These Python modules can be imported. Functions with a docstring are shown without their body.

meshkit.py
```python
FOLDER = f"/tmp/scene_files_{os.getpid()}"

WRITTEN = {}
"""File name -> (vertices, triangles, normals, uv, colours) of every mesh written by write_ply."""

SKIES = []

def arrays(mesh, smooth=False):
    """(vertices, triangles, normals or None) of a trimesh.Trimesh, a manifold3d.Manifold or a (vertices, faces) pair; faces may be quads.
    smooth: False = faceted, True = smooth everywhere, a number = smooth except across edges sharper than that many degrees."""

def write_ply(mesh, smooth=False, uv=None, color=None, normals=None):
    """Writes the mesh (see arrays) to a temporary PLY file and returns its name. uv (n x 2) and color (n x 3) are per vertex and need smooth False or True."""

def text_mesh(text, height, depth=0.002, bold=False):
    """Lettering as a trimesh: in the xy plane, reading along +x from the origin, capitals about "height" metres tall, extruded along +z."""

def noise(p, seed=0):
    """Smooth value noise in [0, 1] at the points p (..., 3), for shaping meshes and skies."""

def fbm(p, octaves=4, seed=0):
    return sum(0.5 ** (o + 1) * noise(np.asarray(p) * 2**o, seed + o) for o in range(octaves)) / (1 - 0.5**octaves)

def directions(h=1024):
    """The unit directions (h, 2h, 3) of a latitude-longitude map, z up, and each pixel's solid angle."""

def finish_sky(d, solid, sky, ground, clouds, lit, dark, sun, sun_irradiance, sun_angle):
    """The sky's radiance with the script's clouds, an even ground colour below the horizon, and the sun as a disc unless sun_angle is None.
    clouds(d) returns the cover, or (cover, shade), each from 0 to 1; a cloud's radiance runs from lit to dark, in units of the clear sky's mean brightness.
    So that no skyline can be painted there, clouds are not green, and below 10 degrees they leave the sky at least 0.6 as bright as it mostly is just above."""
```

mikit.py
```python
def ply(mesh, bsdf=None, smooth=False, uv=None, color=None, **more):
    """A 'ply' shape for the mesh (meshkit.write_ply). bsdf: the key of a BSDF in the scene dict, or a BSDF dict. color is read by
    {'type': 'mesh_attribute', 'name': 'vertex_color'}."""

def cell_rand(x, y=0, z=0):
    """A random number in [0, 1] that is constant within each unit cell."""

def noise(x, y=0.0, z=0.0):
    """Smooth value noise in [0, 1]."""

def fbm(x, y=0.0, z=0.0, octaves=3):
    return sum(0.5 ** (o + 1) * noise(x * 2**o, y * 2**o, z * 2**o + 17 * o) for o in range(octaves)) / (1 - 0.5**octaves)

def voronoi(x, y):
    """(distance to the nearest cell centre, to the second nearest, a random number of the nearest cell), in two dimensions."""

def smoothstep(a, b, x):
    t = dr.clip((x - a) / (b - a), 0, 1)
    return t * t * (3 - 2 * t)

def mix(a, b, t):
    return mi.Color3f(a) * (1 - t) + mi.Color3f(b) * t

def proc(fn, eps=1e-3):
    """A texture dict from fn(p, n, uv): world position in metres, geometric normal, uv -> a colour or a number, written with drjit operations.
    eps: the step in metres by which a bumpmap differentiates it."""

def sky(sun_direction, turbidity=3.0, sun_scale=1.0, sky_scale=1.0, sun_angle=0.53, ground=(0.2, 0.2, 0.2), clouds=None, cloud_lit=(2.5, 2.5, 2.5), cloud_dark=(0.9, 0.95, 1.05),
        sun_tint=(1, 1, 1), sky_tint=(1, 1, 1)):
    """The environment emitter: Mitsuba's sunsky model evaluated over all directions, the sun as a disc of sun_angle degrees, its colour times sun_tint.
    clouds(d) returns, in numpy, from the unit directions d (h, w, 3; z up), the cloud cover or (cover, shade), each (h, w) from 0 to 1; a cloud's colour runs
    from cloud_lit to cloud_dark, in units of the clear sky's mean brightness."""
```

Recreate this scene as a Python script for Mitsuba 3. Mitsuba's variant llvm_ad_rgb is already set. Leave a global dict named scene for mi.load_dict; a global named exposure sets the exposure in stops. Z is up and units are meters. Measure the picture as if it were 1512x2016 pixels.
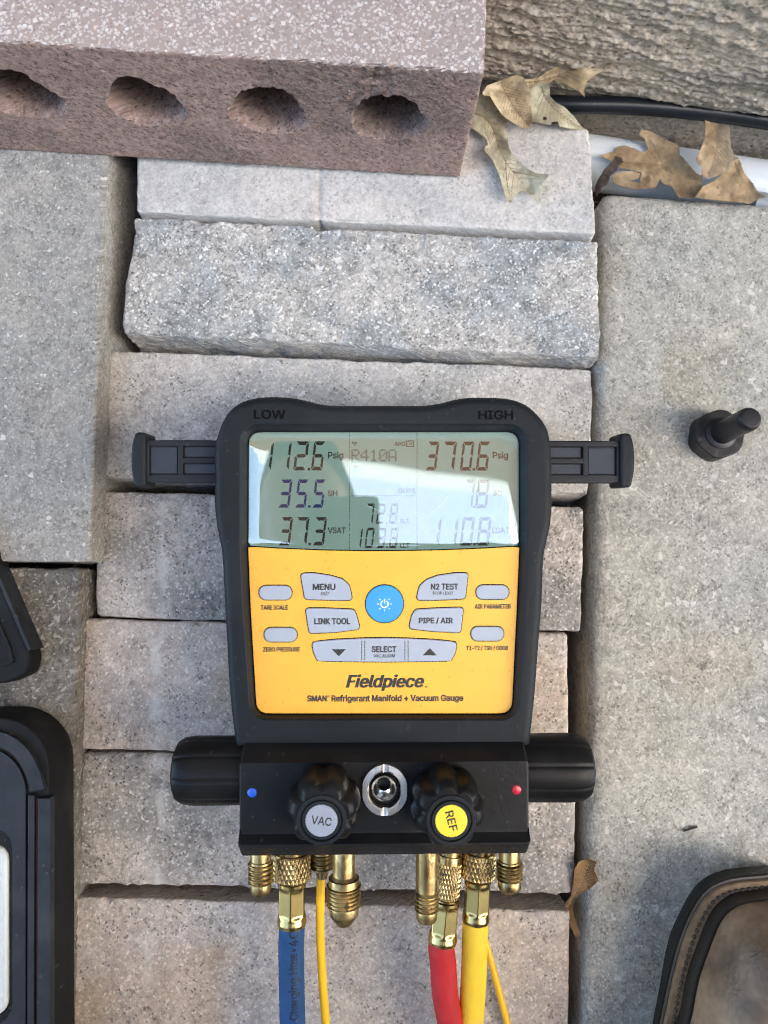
import math, random
import numpy as np, trimesh, shapely, manifold3d
import drjit as dr, mitsuba as mi
import mikit, meshkit
from shapely.geometry import Polygon, Point, LineString, box as sbox
from shapely import affinity
from scipy.spatial import Delaunay
from scipy.interpolate import splprep, splev
T4 = mi.ScalarTransform4f
scene, labels = {}, {}
rng = np.random.default_rng(7)

# ------------------------------------------------------------------ camera, sky, exposure
CAM_H, FOC, TILT = 0.45, 1514.0, math.atan(150 / 1514)
FWD = np.array([0, math.sin(TILT), -math.cos(TILT)])
UPV = np.array([0, math.cos(TILT), math.sin(TILT)])
EYE = np.array([0, 0, CAM_H])
scene['camera'] = {'type': 'thinlens', 'aperture_radius': 0.0015, 'focus_distance': 0.395, 'fov': math.degrees(2 * math.atan(756 / FOC)), 'fov_axis': 'x',
                   'near_clip': 0.005, 'far_clip': 500.0,
                   'to_world': T4().look_at(origin=EYE.tolist(), target=(EYE + FWD).tolist(), up=UPV.tolist())}
exposure = 5.48
SUN_EL, SUN_AZ = math.radians(50), math.radians(105)      # azimuth clockwise from north (+y)
SUN = [math.cos(SUN_EL) * math.sin(SUN_AZ), math.cos(SUN_EL) * math.cos(SUN_AZ), math.sin(SUN_EL)]


def cloud_fn(d):
    n = meshkit.fbm(d * 2.2 + 3.1, 4, 5)
    return np.clip(0.04 + 0.5 * (n - 0.5), 0.0, 1.0)


scene['sky'] = mikit.sky(SUN, turbidity=3.0, sun_scale=0.065, sun_angle=46, sun_tint=(1.06, 1.0, 0.92), sky_scale=1.0, clouds=cloud_fn,
                         cloud_lit=(1.5, 1.45, 1.4), cloud_dark=(0.9, 0.95, 1.05), sky_tint=(1.19, 1.02, 0.825), ground=(0.2, 0.19, 0.17))


# ------------------------------------------------------------------ helpers
def ray(px, py):
    d = FWD + (px - 756) / FOC * np.array([1.0, 0, 0]) - (py - 1008) / FOC * UPV
    return d


def W(px, py, z=0.0):
    """the point at height z that a full-size photo pixel shows"""
    d = ray(px, py)
    return EYE + d * ((z - CAM_H) / d[2])


# frame of the gauge: it leans back, its top edge raised by some six degrees
GN = -ray(724, 1012)
GN /= np.linalg.norm(GN)
GX = np.array([1.0, 0, 0]) - GN * GN[0]
GX /= np.linalg.norm(GX)
GY = np.cross(GN, GX)
GO = W(756, 1008, 0.078)
GM = np.eye(4)
GM[:3, 0], GM[:3, 1], GM[:3, 2], GM[:3, 3] = GX, GY, GN, GO
G2W = T4(GM)


def L(px, py, h=0.0):
    """local (x, y) of the gauge at height h over its rim plane"""
    d = ray(px, py)
    t = ((GO + GN * h - EYE) @ GN) / (d @ GN)
    q = EYE + d * t - GO
    return np.array([q @ GX, q @ GY])


def LL(pts, h):
    return np.array([L(x, y, h) for x, y in pts])


def ln(px, py, n_px, h=0.0):
    """length in metres of n_px photo pixels at the gauge"""
    return float(np.linalg.norm(L(px + n_px, py, h) - L(px, py, h)))


def xyz(px, py, h):
    x, y = L(px, py, h)
    return np.array([x, y, h])


def tm(v, f):
    return trimesh.Trimesh(np.asarray(v, float), np.asarray(f, int), process=False)


def cat(ms):
    return trimesh.util.concatenate(ms)


def spline_closed(pts, n=400, s=0.0):
    pts = np.asarray(pts, float)
    tck, u = splprep([np.r_[pts[:, 0], pts[0, 0]], np.r_[pts[:, 1], pts[0, 1]]], s=s, per=True)
    return np.array(splev(np.linspace(0, 1, n, endpoint=False), tck)).T


def spline_open(pts, n=60):
    pts = np.asarray(pts, float)
    k = min(3, len(pts) - 1)
    tck, u = splprep(list(pts.T), s=0, k=k)
    return np.array(splev(np.linspace(0, 1, n), tck)).T


def polar(poly, n, c):
    """resample a star-shaped polygon at n angles about c"""
    b = np.array(poly.exterior.segmentize(0.0004).coords)[:-1] - c
    a, r = np.arctan2(b[:, 1], b[:, 0]), np.hypot(b[:, 0], b[:, 1])
    o = np.argsort(a)
    a, r = a[o], r[o]
    th = np.linspace(-np.pi, np.pi, n, endpoint=False)
    rr = np.interp(th, np.r_[a - 2 * np.pi, a, a + 2 * np.pi], np.r_[r, r, r])
    return np.c_[rr * np.cos(th), rr * np.sin(th)] + c


def loft(rings, cap0=True, cap1=True, closed=False):
    """rings: list of (n,3) arrays, bottom to top, counter-clockwise seen from above"""
    n = len(rings[0])
    v = np.vstack(rings)
    f = []
    i = np.arange(n)
    j = (i + 1) % n
    m = len(rings)
    for k in range(m if closed else m - 1):
        a, b = k * n, ((k + 1) % m) * n
        f.append(np.c_[a + i, a + j, b + j])
        f.append(np.c_[a + i, b + j, b + i])
    if not closed:
        for cap, off, flip in ((cap0, 0, True), (cap1, (m - 1) * n, False)):
            if cap:
                c = len(v)
                v = np.vstack([v, v[off:off + n].mean(0)])
                q = np.c_[off + i, off + j, np.full(n, c)]
                f.append(q[:, ::-1] if flip else q)
    return tm(v, np.vstack(f))


def ring3(xy, z):
    return np.c_[xy, np.full(len(xy), z)]


def slab(poly, h0, h1, bev=0.0004, n=160, steps=3):
    """a star-shaped polygon as a plate with rounded upper edges"""
    c = np.array(poly.centroid.coords[0])
    rings = [ring3(polar(poly, n, c), h0)]
    for k in range(steps + 1):
        a = k / steps * math.pi / 2
        rings.append(ring3(polar(poly.buffer(-bev * (1 - math.cos(a)) - 1e-7), n, c), h1 - bev * (1 - math.sin(a))))
    return loft(rings)


def extrude(poly, h0, h1):
    ms = []
    for g in getattr(poly, 'geoms', [poly]):
        if g.area > 1e-10:
            m = trimesh.creation.extrude_polygon(g, h1 - h0, engine='earcut')
            m.apply_translation([0, 0, h0])
            ms.append(m)
    return cat(ms)


def lathe(prof, n=64, fn=None):
    """prof: (r, z) from bottom to top; fn(r, z, theta) may change r"""
    th = np.linspace(0, 2 * np.pi, n, endpoint=False)
    rings = []
    for r, z in prof:
        rr = np.full(n, max(r, 1e-6))
        if fn is not None:
            rr = fn(rr, z, th)
        rings.append(np.c_[rr * np.cos(th), rr * np.sin(th), np.full(n, z)])
    return loft(rings)


def place(m, o, zdir, xdir=(1, 0, 0.0001)):
    z = np.asarray(zdir, float) / np.linalg.norm(zdir)
    x = np.asarray(xdir, float) - z * (np.asarray(xdir, float) @ z)
    x /= np.linalg.norm(x)
    M = np.eye(4)
    M[:3, 0], M[:3, 1], M[:3, 2], M[:3, 3] = x, np.cross(z, x), z, o
    m = m.copy()
    m.apply_transform(M)
    return m


def frames(path):
    t = np.gradient(path, axis=0)
    t /= np.linalg.norm(t, axis=1, keepdims=True)
    a = np.zeros_like(path)
    ref = np.array([1.0, 0, 0]) if abs(t[0, 0]) < 0.8 else np.array([0, 1.0, 0])
    for k in range(len(path)):
        ref = ref - t[k] * (ref @ t[k])
        ref /= np.linalg.norm(ref)
        a[k] = ref
    return t, a, np.cross(t, a)


def sweep(path, r, n=24, fn=None):
    path = np.asarray(path, float)
    t, a, b = frames(path)
    th = np.linspace(0, 2 * np.pi, n, endpoint=False)
    r = np.broadcast_to(r, (len(path),))
    rings = [path[k] + r[k] * (np.cos(th)[:, None] * a[k] + np.sin(th)[:, None] * b[k]) for k in range(len(path))]
    return loft(rings)


def rbox(x0, x1, y0, y1, z0, z1, r=0.0008, k=3):
    """a box with rounded edges all round"""
    p = sbox(x0, y0, x1, y1)
    rr = min(r * 1.6, 0.45 * min(x1 - x0, y1 - y0))
    p = p.buffer(-rr).buffer(rr, quad_segs=6)
    c = np.array([(x0 + x1) / 2, (y0 + y1) / 2])
    rings = []
    for s in range(k + 1):
        a = s / k * math.pi / 2
        rings.append(ring3(polar(p.buffer(-r * (1 - math.sin(a)) - 1e-7), 96, c), z0 + r * (1 - math.cos(a))))
    for s in range(k + 1):
        a = s / k * math.pi / 2
        rings.append(ring3(polar(p.buffer(-r * (1 - math.cos(a)) - 1e-7), 96, c), z1 - r * (1 - math.sin(a))))
    return loft(rings)


def boxm(x0, x1, y0, y1, z0, z1):
    m = trimesh.creation.box(extents=[x1 - x0, y1 - y0, z1 - z0])
    m.apply_translation([(x0 + x1) / 2, (y0 + y1) / 2, (z0 + z1) / 2])
    return m


def number(name):
    if name not in scene and name not in labels:
        return name
    k = 1
    while f'{name}_{k:03d}' in scene or f'{name}_{k:03d}' in labels:
        k += 1
    return f'{name}_{k:03d}'


def thing(name, label, category=None, group=None, kind=None):
    key = number(name)
    labels[key] = {'label': label}
    if category:
        labels[key]['category'] = category
    if group:
        labels[key]['group'] = group
    if kind:
        labels[key]['kind'] = kind
    return key


def obj(name, mesh, mat, parent=None, smooth=30, to=None, label=None, kind=None):
    key = number(f'{parent}__{name}' if parent else name)
    d = mikit.ply(mesh, mat, smooth=smooth)
    if to is not None:
        d['to_world'] = to
    scene[key] = d
    if label or kind:
        labels[key] = {}
        if label:
            labels[key]['label'] = label
        if kind:
            labels[key]['kind'] = kind
    return key


# ------------------------------------------------------------------ materials
def two(b):
    return {'type': 'twosided', 'bsdf': b}


def pr(color, rough=0.5, metal=0.0, spec=0.5, bump=None, bscale=1.0, **k):
    c = color if isinstance(color, dict) else {'type': 'rgb', 'value': list(color)}
    b = {'type': 'principled', 'base_color': c, 'roughness': rough, 'metallic': metal, 'specular': spec, **k}
    if bump is not None:
        b = {'type': 'bumpmap', 'arbitrary': bump, 'scale': bscale, 'bsdf': b}
    return two(b)


def concrete(ca, cb, stone=(0.55, 0.53, 0.5), dark=(0.07, 0.065, 0.06), cell=0.0042, stones=0.3, pits=0.5, grains=0.5, sand=0.5, seed=0.0, patch=(28, 28), stain=None, streak=None):
    """cement paste between two tones with sand grains, pale and dark aggregate and small pits"""
    def fn(p, n, uv):
        u = p.x + 1.0 * p.z + seed
        v = p.y + 0.62 * p.z + seed * 1.7
        t = mikit.smoothstep(0.36, 0.66, mikit.fbm(u * patch[0] + 7, v * patch[1] + 3, 0.0, 4))
        c = mikit.mix(ca, cb, t)
        x1, y1 = 0.80 * u - 0.60 * v, 0.60 * u + 0.80 * v
        x2, y2 = 0.39 * u + 0.92 * v, 0.39 * v - 0.92 * u
        n1 = mikit.noise(x1 * 1500, y1 * 1500)
        n2 = mikit.noise(x2 * 800 + 9, y2 * 800)
        n3 = mikit.noise(x1 * 330 + 5, y1 * 330 + 2)
        n4 = mikit.noise(x2 * 130 + 51, y2 * 130 + 12)
        c = c * (1 + sand * ((n1 - 0.5) * 0.55 + (n2 - 0.5) * 0.65 + (n3 - 0.5) * 0.45 + (n4 - 0.5) * 0.45))
        # pale sand grains of two sizes, dark grains and open pores
        wu, wv = x1 + 0.0011 * (n3 - 0.5), y1 + 0.0011 * (mikit.noise(x2 * 400, y2 * 400) - 0.5)
        e1, e2, ek = mikit.voronoi(wu / 0.0017, wv / 0.0017)
        ej = dr.abs(ek * 53.7 - dr.floor(ek * 53.7))
        ge = mikit.smoothstep(0.46, 0.30, e1 / (0.55 + 0.6 * ej))
        c = mikit.mix(c, mi.Color3f(stone) * (0.85 + 0.3 * ej), grains * ge * dr.select(ek > 0.70, 0.85, 0.0))
        w2 = mikit.smoothstep(0.30, 0.70, mikit.noise(x2 * 110 + 13, y2 * 110 + 31))
        c = mikit.mix(c, dark, pits * ge * dr.select(ek < 0.17, 1.0, 0.0) * (0.30 + 0.7 * w2))
        c = mikit.mix(c, dark, pits * 0.7 * mikit.smoothstep(0.20, 0.07, mikit.noise(x1 * 420 + 2, y1 * 520 + 15)) * w2)
        # single larger stones of uneven shape
        qu, qv = x2 + 0.8 * cell * (mikit.noise(u * 420, v * 420) - 0.5), y2 + 0.8 * cell * (mikit.noise(u * 420 + 40, v * 420) - 0.5)
        d1, d2, k = mikit.voronoi(qu / cell, qv / cell)
        k2 = dr.abs(k * 37.31 - dr.floor(k * 37.31))
        m = mikit.smoothstep(0.42, 0.30, d1 / (0.30 + 0.65 * k2)) * dr.select(k > 1 - stones * 0.7, 1.0, 0.0)
        sc = mikit.mix(mi.Color3f(stone) * 1.1, mi.Color3f(ca) * 0.65, mikit.smoothstep(0.45, 0.8, dr.abs(k2 * 5.7 - dr.floor(k2 * 5.7))))
        c = mikit.mix(c, sc, m * 0.75)
        if streak is not None:
            q = (p.x - streak - 0.004 * (mikit.noise(p.y * 60, 3.0) - 0.5)) / 0.0045
            s = dr.exp(-q * q) * mikit.smoothstep(0.30, 0.62, mikit.fbm(u * 160, v * 90, 0.0, 3))
            c = mikit.mix(c, (0.60, 0.58, 0.55), s * 0.55)
        if stain is not None:
            s = mikit.smoothstep(0.50, 0.70, mikit.fbm(u * 17 + 50, v * 17 + 20, 0.0, 3))
            c = mikit.mix(c, c * mi.Color3f(stain), s)
        return mi.Color3f(dr.clip(c.x, 0.01, 0.9), dr.clip(c.y, 0.01, 0.9), dr.clip(c.z, 0.01, 0.9))
    return fn


def grain_bump(f=900.0, seed=0.0):
    def fn(p, n, uv):
        u, v = p.x + 1.0 * p.z + seed, p.y + 0.62 * p.z
        return mikit.noise(u * f, v * f) + 0.8 * mikit.noise(u * f * 0.45 + 5, v * f * 0.45)
    return fn


GB = mikit.proc(grain_bump(), eps=2.5e-4)


def conc_mat(rough=0.92, b=0.00035, **k):
    return pr(mikit.proc(concrete(**k)), rough=rough, spec=0.25, bump=GB, bscale=b)


M = {
    'paver_beige': conc_mat(stones=0.13, cell=0.0034, ca=(0.408, 0.385, 0.363), cb=(0.331, 0.323, 0.313), seed=0.0, pits=0.65, grains=0.75),
    'paver_pale': conc_mat(stones=0.13, cell=0.0034, ca=(0.474, 0.448, 0.426), cb=(0.417, 0.409, 0.398), seed=1.3, pits=0.35, grains=0.5, sand=0.4),
    'paver_coarse': conc_mat(ca=(0.375, 0.357, 0.335), cb=(0.266, 0.275, 0.279), seed=2.1, stones=0.30, pits=0.65, grains=0.8, sand=0.75, b=0.0007, cell=0.0040, stone=(0.62, 0.61, 0.59)),
    'paver_pink': conc_mat(stones=0.13, cell=0.0034, stone=(0.62, 0.58, 0.53), ca=(0.433, 0.371, 0.328), cb=(0.425, 0.387, 0.356), seed=3.7, pits=0.65, grains=0.75, patch=(20, 34), streak=-0.131, stain=(0.95, 0.87, 0.78)),
    'paver_mixed': conc_mat(stones=0.13, cell=0.0034, ca=(0.424, 0.378, 0.341), cb=(0.265, 0.250, 0.237), seed=4.9, pits=0.75, grains=0.8, sand=0.6, b=0.0006, streak=-0.127),
    'paver_old': conc_mat(stones=0.13, cell=0.0034, ca=(0.288, 0.272, 0.252), cb=(0.252, 0.245, 0.233), seed=6.2, pits=0.5, grains=0.4, sand=0.5),
    'paver_worn': conc_mat(ca=(0.175, 0.157, 0.135), cb=(0.122, 0.112, 0.100), seed=7.7, stones=0.9, pits=0.7, sand=0.7, stone=(0.33, 0.32, 0.30), cell=0.0040, b=0.0008),
    'pad': conc_mat(ca=(0.342, 0.326, 0.290), cb=(0.300, 0.293, 0.268), seed=8.4, stones=0.24, pits=0.5, grains=0.65, sand=0.6, cell=0.0050, patch=(9, 9), stain=(0.96, 0.92, 0.86), stone=(0.50, 0.48, 0.45)),
    'ground': conc_mat(ca=(0.11, 0.085, 0.06), cb=(0.07, 0.058, 0.045), seed=9.1, stones=0.3, patch=(6, 6)),
}


def brick_fn(p, n, uv):
    u, v = p.x + 0.35 * p.z, p.y + 1.0 * p.z
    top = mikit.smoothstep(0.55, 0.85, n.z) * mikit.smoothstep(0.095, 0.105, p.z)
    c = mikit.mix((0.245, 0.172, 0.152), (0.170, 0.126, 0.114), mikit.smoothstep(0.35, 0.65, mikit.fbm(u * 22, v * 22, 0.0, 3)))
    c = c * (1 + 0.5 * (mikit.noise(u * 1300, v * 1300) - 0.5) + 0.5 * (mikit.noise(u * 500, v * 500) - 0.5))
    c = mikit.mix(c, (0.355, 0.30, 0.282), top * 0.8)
    w = mikit.noise(u * 150 + 3, v * 150 + 33)
    white = mi.Color3f(0.68, 0.655, 0.64)
    x1, y1 = 0.80 * u - 0.60 * v, 0.60 * u + 0.80 * v
    wu, wv = x1 + 0.0012 * (mikit.noise(u * 500, v * 500) - 0.5), y1 + 0.0012 * (mikit.noise(u * 500 + 30, v * 500) - 0.5)
    e1, e2, ek = mikit.voronoi(wu / 0.0016, wv / 0.0016)
    ge = mikit.smoothstep(0.52, 0.30, e1)
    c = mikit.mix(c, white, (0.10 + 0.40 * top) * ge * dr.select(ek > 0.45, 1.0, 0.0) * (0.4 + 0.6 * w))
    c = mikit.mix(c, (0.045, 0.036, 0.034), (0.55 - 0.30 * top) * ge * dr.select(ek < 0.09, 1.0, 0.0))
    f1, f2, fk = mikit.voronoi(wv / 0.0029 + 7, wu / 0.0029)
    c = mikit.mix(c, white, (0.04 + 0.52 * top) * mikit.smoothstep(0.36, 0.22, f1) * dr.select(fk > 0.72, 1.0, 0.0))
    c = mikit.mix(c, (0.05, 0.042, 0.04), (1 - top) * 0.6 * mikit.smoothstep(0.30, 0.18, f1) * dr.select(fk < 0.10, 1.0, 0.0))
    return c


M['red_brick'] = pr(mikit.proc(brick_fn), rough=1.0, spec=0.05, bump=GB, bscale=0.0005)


def wall_fn(p, n, uv):
    u, v = p.x + 0.15 * p.y, p.z + 0.3 * p.y
    c = mikit.mix((0.345, 0.295, 0.235), (0.22, 0.195, 0.16), mikit.smoothstep(0.35, 0.65, mikit.fbm(u * 16, v * 40, 0.0, 4)))
    c = c * (1 + 0.5 * (mikit.noise(u * 900, v * 900) - 0.5) + 0.5 * (mikit.noise(u * 350, v * 350) - 0.5))
    d1, d2, k = mikit.voronoi(u / 0.004, v / 0.003)
    c = mikit.mix(c, (0.44, 0.40, 0.34), mikit.smoothstep(0.4, 0.2, d1) * dr.select(k > 0.75, 0.7, 0.0))
    c = mikit.mix(c, (0.10, 0.088, 0.075), mikit.smoothstep(0.35, 0.2, d1) * dr.select(k < 0.12, 0.7, 0.0))
    return c


def wall_bump(p, n, uv):
    u, v = p.x, p.z
    return mikit.noise(u * 700, v * 1100) + 0.8 * mikit.noise(u * 260, v * 500)


M['wall'] = pr(mikit.proc(wall_fn), rough=0.95, spec=0.2, bump=mikit.proc(wall_bump, eps=2.5e-4), bscale=0.0006)


def fine(f, lo=1.0):
    def fn(p, n, uv):
        return mikit.noise(p.x * f, p.y * f, p.z * f) + 0.5 * mikit.noise(p.x * f * 0.4, p.y * f * 0.4, p.z * f * 0.4)
    return fn


FB = mikit.proc(fine(1400.0), eps=2e-4)


def mottled(col, amt=0.25, f=60.0, dust=None):
    def fn(p, n, uv):
        k = mikit.fbm(p.x * f, p.y * f, p.z * f, 3)
        c = mi.Color3f(col) * (1 + amt * (k - 0.5) * 2)
        if dust is not None:
            d = mikit.voronoi(p.x * 260 + p.z * 90, p.y * 260)
            c = mikit.mix(c, dust, mikit.smoothstep(0.22, 0.10, d[0]) * dr.select(d[2] > 0.95, 0.22, 0.0))
            c = mikit.mix(c, dust, 0.07 * mikit.smoothstep(0.45, 0.7, mikit.fbm(p.x * 35 + 9, p.y * 35, p.z * 35, 3)))
        return c
    return mikit.proc(fn)


M['black_rubber'] = pr(mottled((0.011, 0.0135, 0.0165), 0.12, dust=(0.08, 0.078, 0.075)), rough=0.52, spec=0.15, bump=FB, bscale=0.00012)
M['black_metal'] = pr(mottled((0.006, 0.0065, 0.008), 0.12, dust=(0.08, 0.078, 0.075)), rough=0.45, spec=0.18, bump=FB, bscale=0.00005)
M['black_knob'] = pr(mottled((0.005, 0.005, 0.0056), 0.15, dust=(0.08, 0.078, 0.075)), rough=0.4, spec=0.16)
M['black_groove'] = pr((0.003, 0.003, 0.0032), rough=0.8, spec=0.08)
M['hook_black'] = pr(mottled((0.011, 0.013, 0.017), 0.15, dust=(0.10, 0.095, 0.09)), rough=0.5, spec=0.22)
M['hook_floor'] = pr(mottled((0.028, 0.036, 0.049), 0.1), rough=0.55, spec=0.3)
M['yellow_plate'] = pr(mottled((0.82, 0.405, 0.045), 0.06, 25.0, dust=(0.22, 0.12, 0.02)), rough=0.38, spec=0.4)
M['key_grey'] = pr(mottled((0.33, 0.36, 0.42), 0.04), rough=0.5, spec=0.4)
M['key_blue'] = pr(mottled((0.035, 0.27, 0.66), 0.04), rough=0.45, spec=0.4)
M['print_dark'] = pr((0.015, 0.014, 0.014), rough=0.55)
M['print_grey'] = pr((0.10, 0.10, 0.105), rough=0.55)
M['print_white'] = pr((0.75, 0.80, 0.85), rough=0.5)
M['label_grey'] = pr((0.27, 0.285, 0.34), rough=0.45)
M['label_yellow'] = pr((0.80, 0.55, 0.03), rough=0.45)
M['lcd'] = pr(mottled((0.20, 0.30, 0.255), 0.03, 20.0), rough=0.6, spec=0.1)
M['lcd_dark'] = pr((0.022, 0.024, 0.016), rough=0.6, spec=0.1)
M['dust'] = pr((0.72, 0.74, 0.74), rough=0.9)
M['lcd_blue'] = pr((0.016, 0.020, 0.085), rough=0.6, spec=0.1)
M['lcd_line'] = pr((0.05, 0.065, 0.06), rough=0.6, spec=0.1)
M['screen_glass'] = {'type': 'thindielectric', 'int_ior': 2.1, 'ext_ior': 1.0}
M['steel'] = pr((0.62, 0.60, 0.57), rough=0.32, metal=1.0, anisotropic=0.4)
M['chrome'] = pr((0.85, 0.85, 0.82), rough=0.20, metal=1.0)
M['dot_blue'] = pr((0.02, 0.12, 0.62), rough=0.25)
M['dot_red'] = pr((0.45, 0.02, 0.05), rough=0.25)


def brass_fn(p, n, uv):
    k = mikit.fbm(p.x * 180, p.y * 180, p.z * 180, 3)
    return mikit.mix(mikit.mix((0.56, 0.41, 0.19), (0.32, 0.225, 0.10), mikit.smoothstep(0.36, 0.60, k)), (0.13, 0.10, 0.06), 0.8 * mikit.smoothstep(0.58, 0.72, mikit.fbm(p.x * 400 + 5, p.y * 260, p.z * 400, 3)))


def brass_rough(p, n, uv):
    return 0.26 + 0.16 * mikit.noise(p.x * 250, p.y * 250, p.z * 250)


M['brass'] = pr(mikit.proc(brass_fn), rough=mikit.proc(brass_rough), metal=1.0)
M['brass_bright'] = pr((0.44, 0.33, 0.13), rough=0.24, metal=1.0)
M['hose_blue'] = pr(mottled((0.016, 0.056, 0.150), 0.18, 120, dust=(0.12, 0.14, 0.17)), rough=0.55, spec=0.2, bump=FB, bscale=0.00008)
M['hose_red'] = pr(mottled((0.37, 0.021, 0.024), 0.2, 120, dust=(0.5, 0.2, 0.18)), rough=0.55, spec=0.2, bump=FB, bscale=0.00008)
M['hose_yellow'] = pr(mottled((0.72, 0.46, 0.035), 0.10, 120, dust=(0.5, 0.4, 0.2)), rough=0.55, spec=0.2, bump=FB, bscale=0.00008)
M['cable_yellow'] = pr(mottled((0.84, 0.46, 0.015), 0.06), rough=0.4)
M['hose_print'] = pr((0.008, 0.014, 0.03), rough=0.5)
M['cable_black'] = pr(mottled((0.007, 0.009, 0.013), 0.2, dust=(0.12, 0.12, 0.12)), rough=0.32, spec=0.35)
M['pvc'] = pr(mottled((0.58, 0.62, 0.64), 0.08, 30), rough=0.35)
M['pvc_grey'] = pr((0.22, 0.24, 0.26), rough=0.4)
M['bolt_black'] = pr(mottled((0.014, 0.014, 0.017), 0.25, 150), rough=0.42, metal=0.35)
M['case_black'] = pr(mottled((0.017, 0.019, 0.023), 0.3, 140, dust=(0.15, 0.15, 0.15)), rough=0.55, spec=0.25, bump=FB, bscale=0.0002)
M['case_dark'] = pr(mottled((0.008, 0.008, 0.0085), 0.3, 140, dust=(0.12, 0.11, 0.10)), rough=0.65, spec=0.2, bump=FB, bscale=0.0003)
M['case_red'] = pr((0.06, 0.012, 0.012), rough=0.6)
M['case_silver'] = pr(mottled((0.52, 0.53, 0.51), 0.06, 20), rough=0.4)


def leather_fn(p, n, uv):
    k = mikit.fbm(p.x * 38, p.y * 38, p.z * 38, 4)
    c = mikit.mix((0.20, 0.130, 0.080), (0.075, 0.046, 0.028), mikit.smoothstep(0.35, 0.65, k))
    s = mikit.noise(p.x * 420, p.y * 420, p.z * 420)
    return c * (0.85 + 0.3 * s)


def leather_bump(p, n, uv):
    cr = dr.abs(mikit.noise(p.x * 90 + 3 * mikit.noise(p.x * 60, p.y * 60), p.y * 260, p.z * 200) - 0.5)
    return mikit.noise(p.x * 900, p.y * 900, p.z * 900) - 0.6 * mikit.smoothstep(0.12, 0.0, cr)


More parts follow.
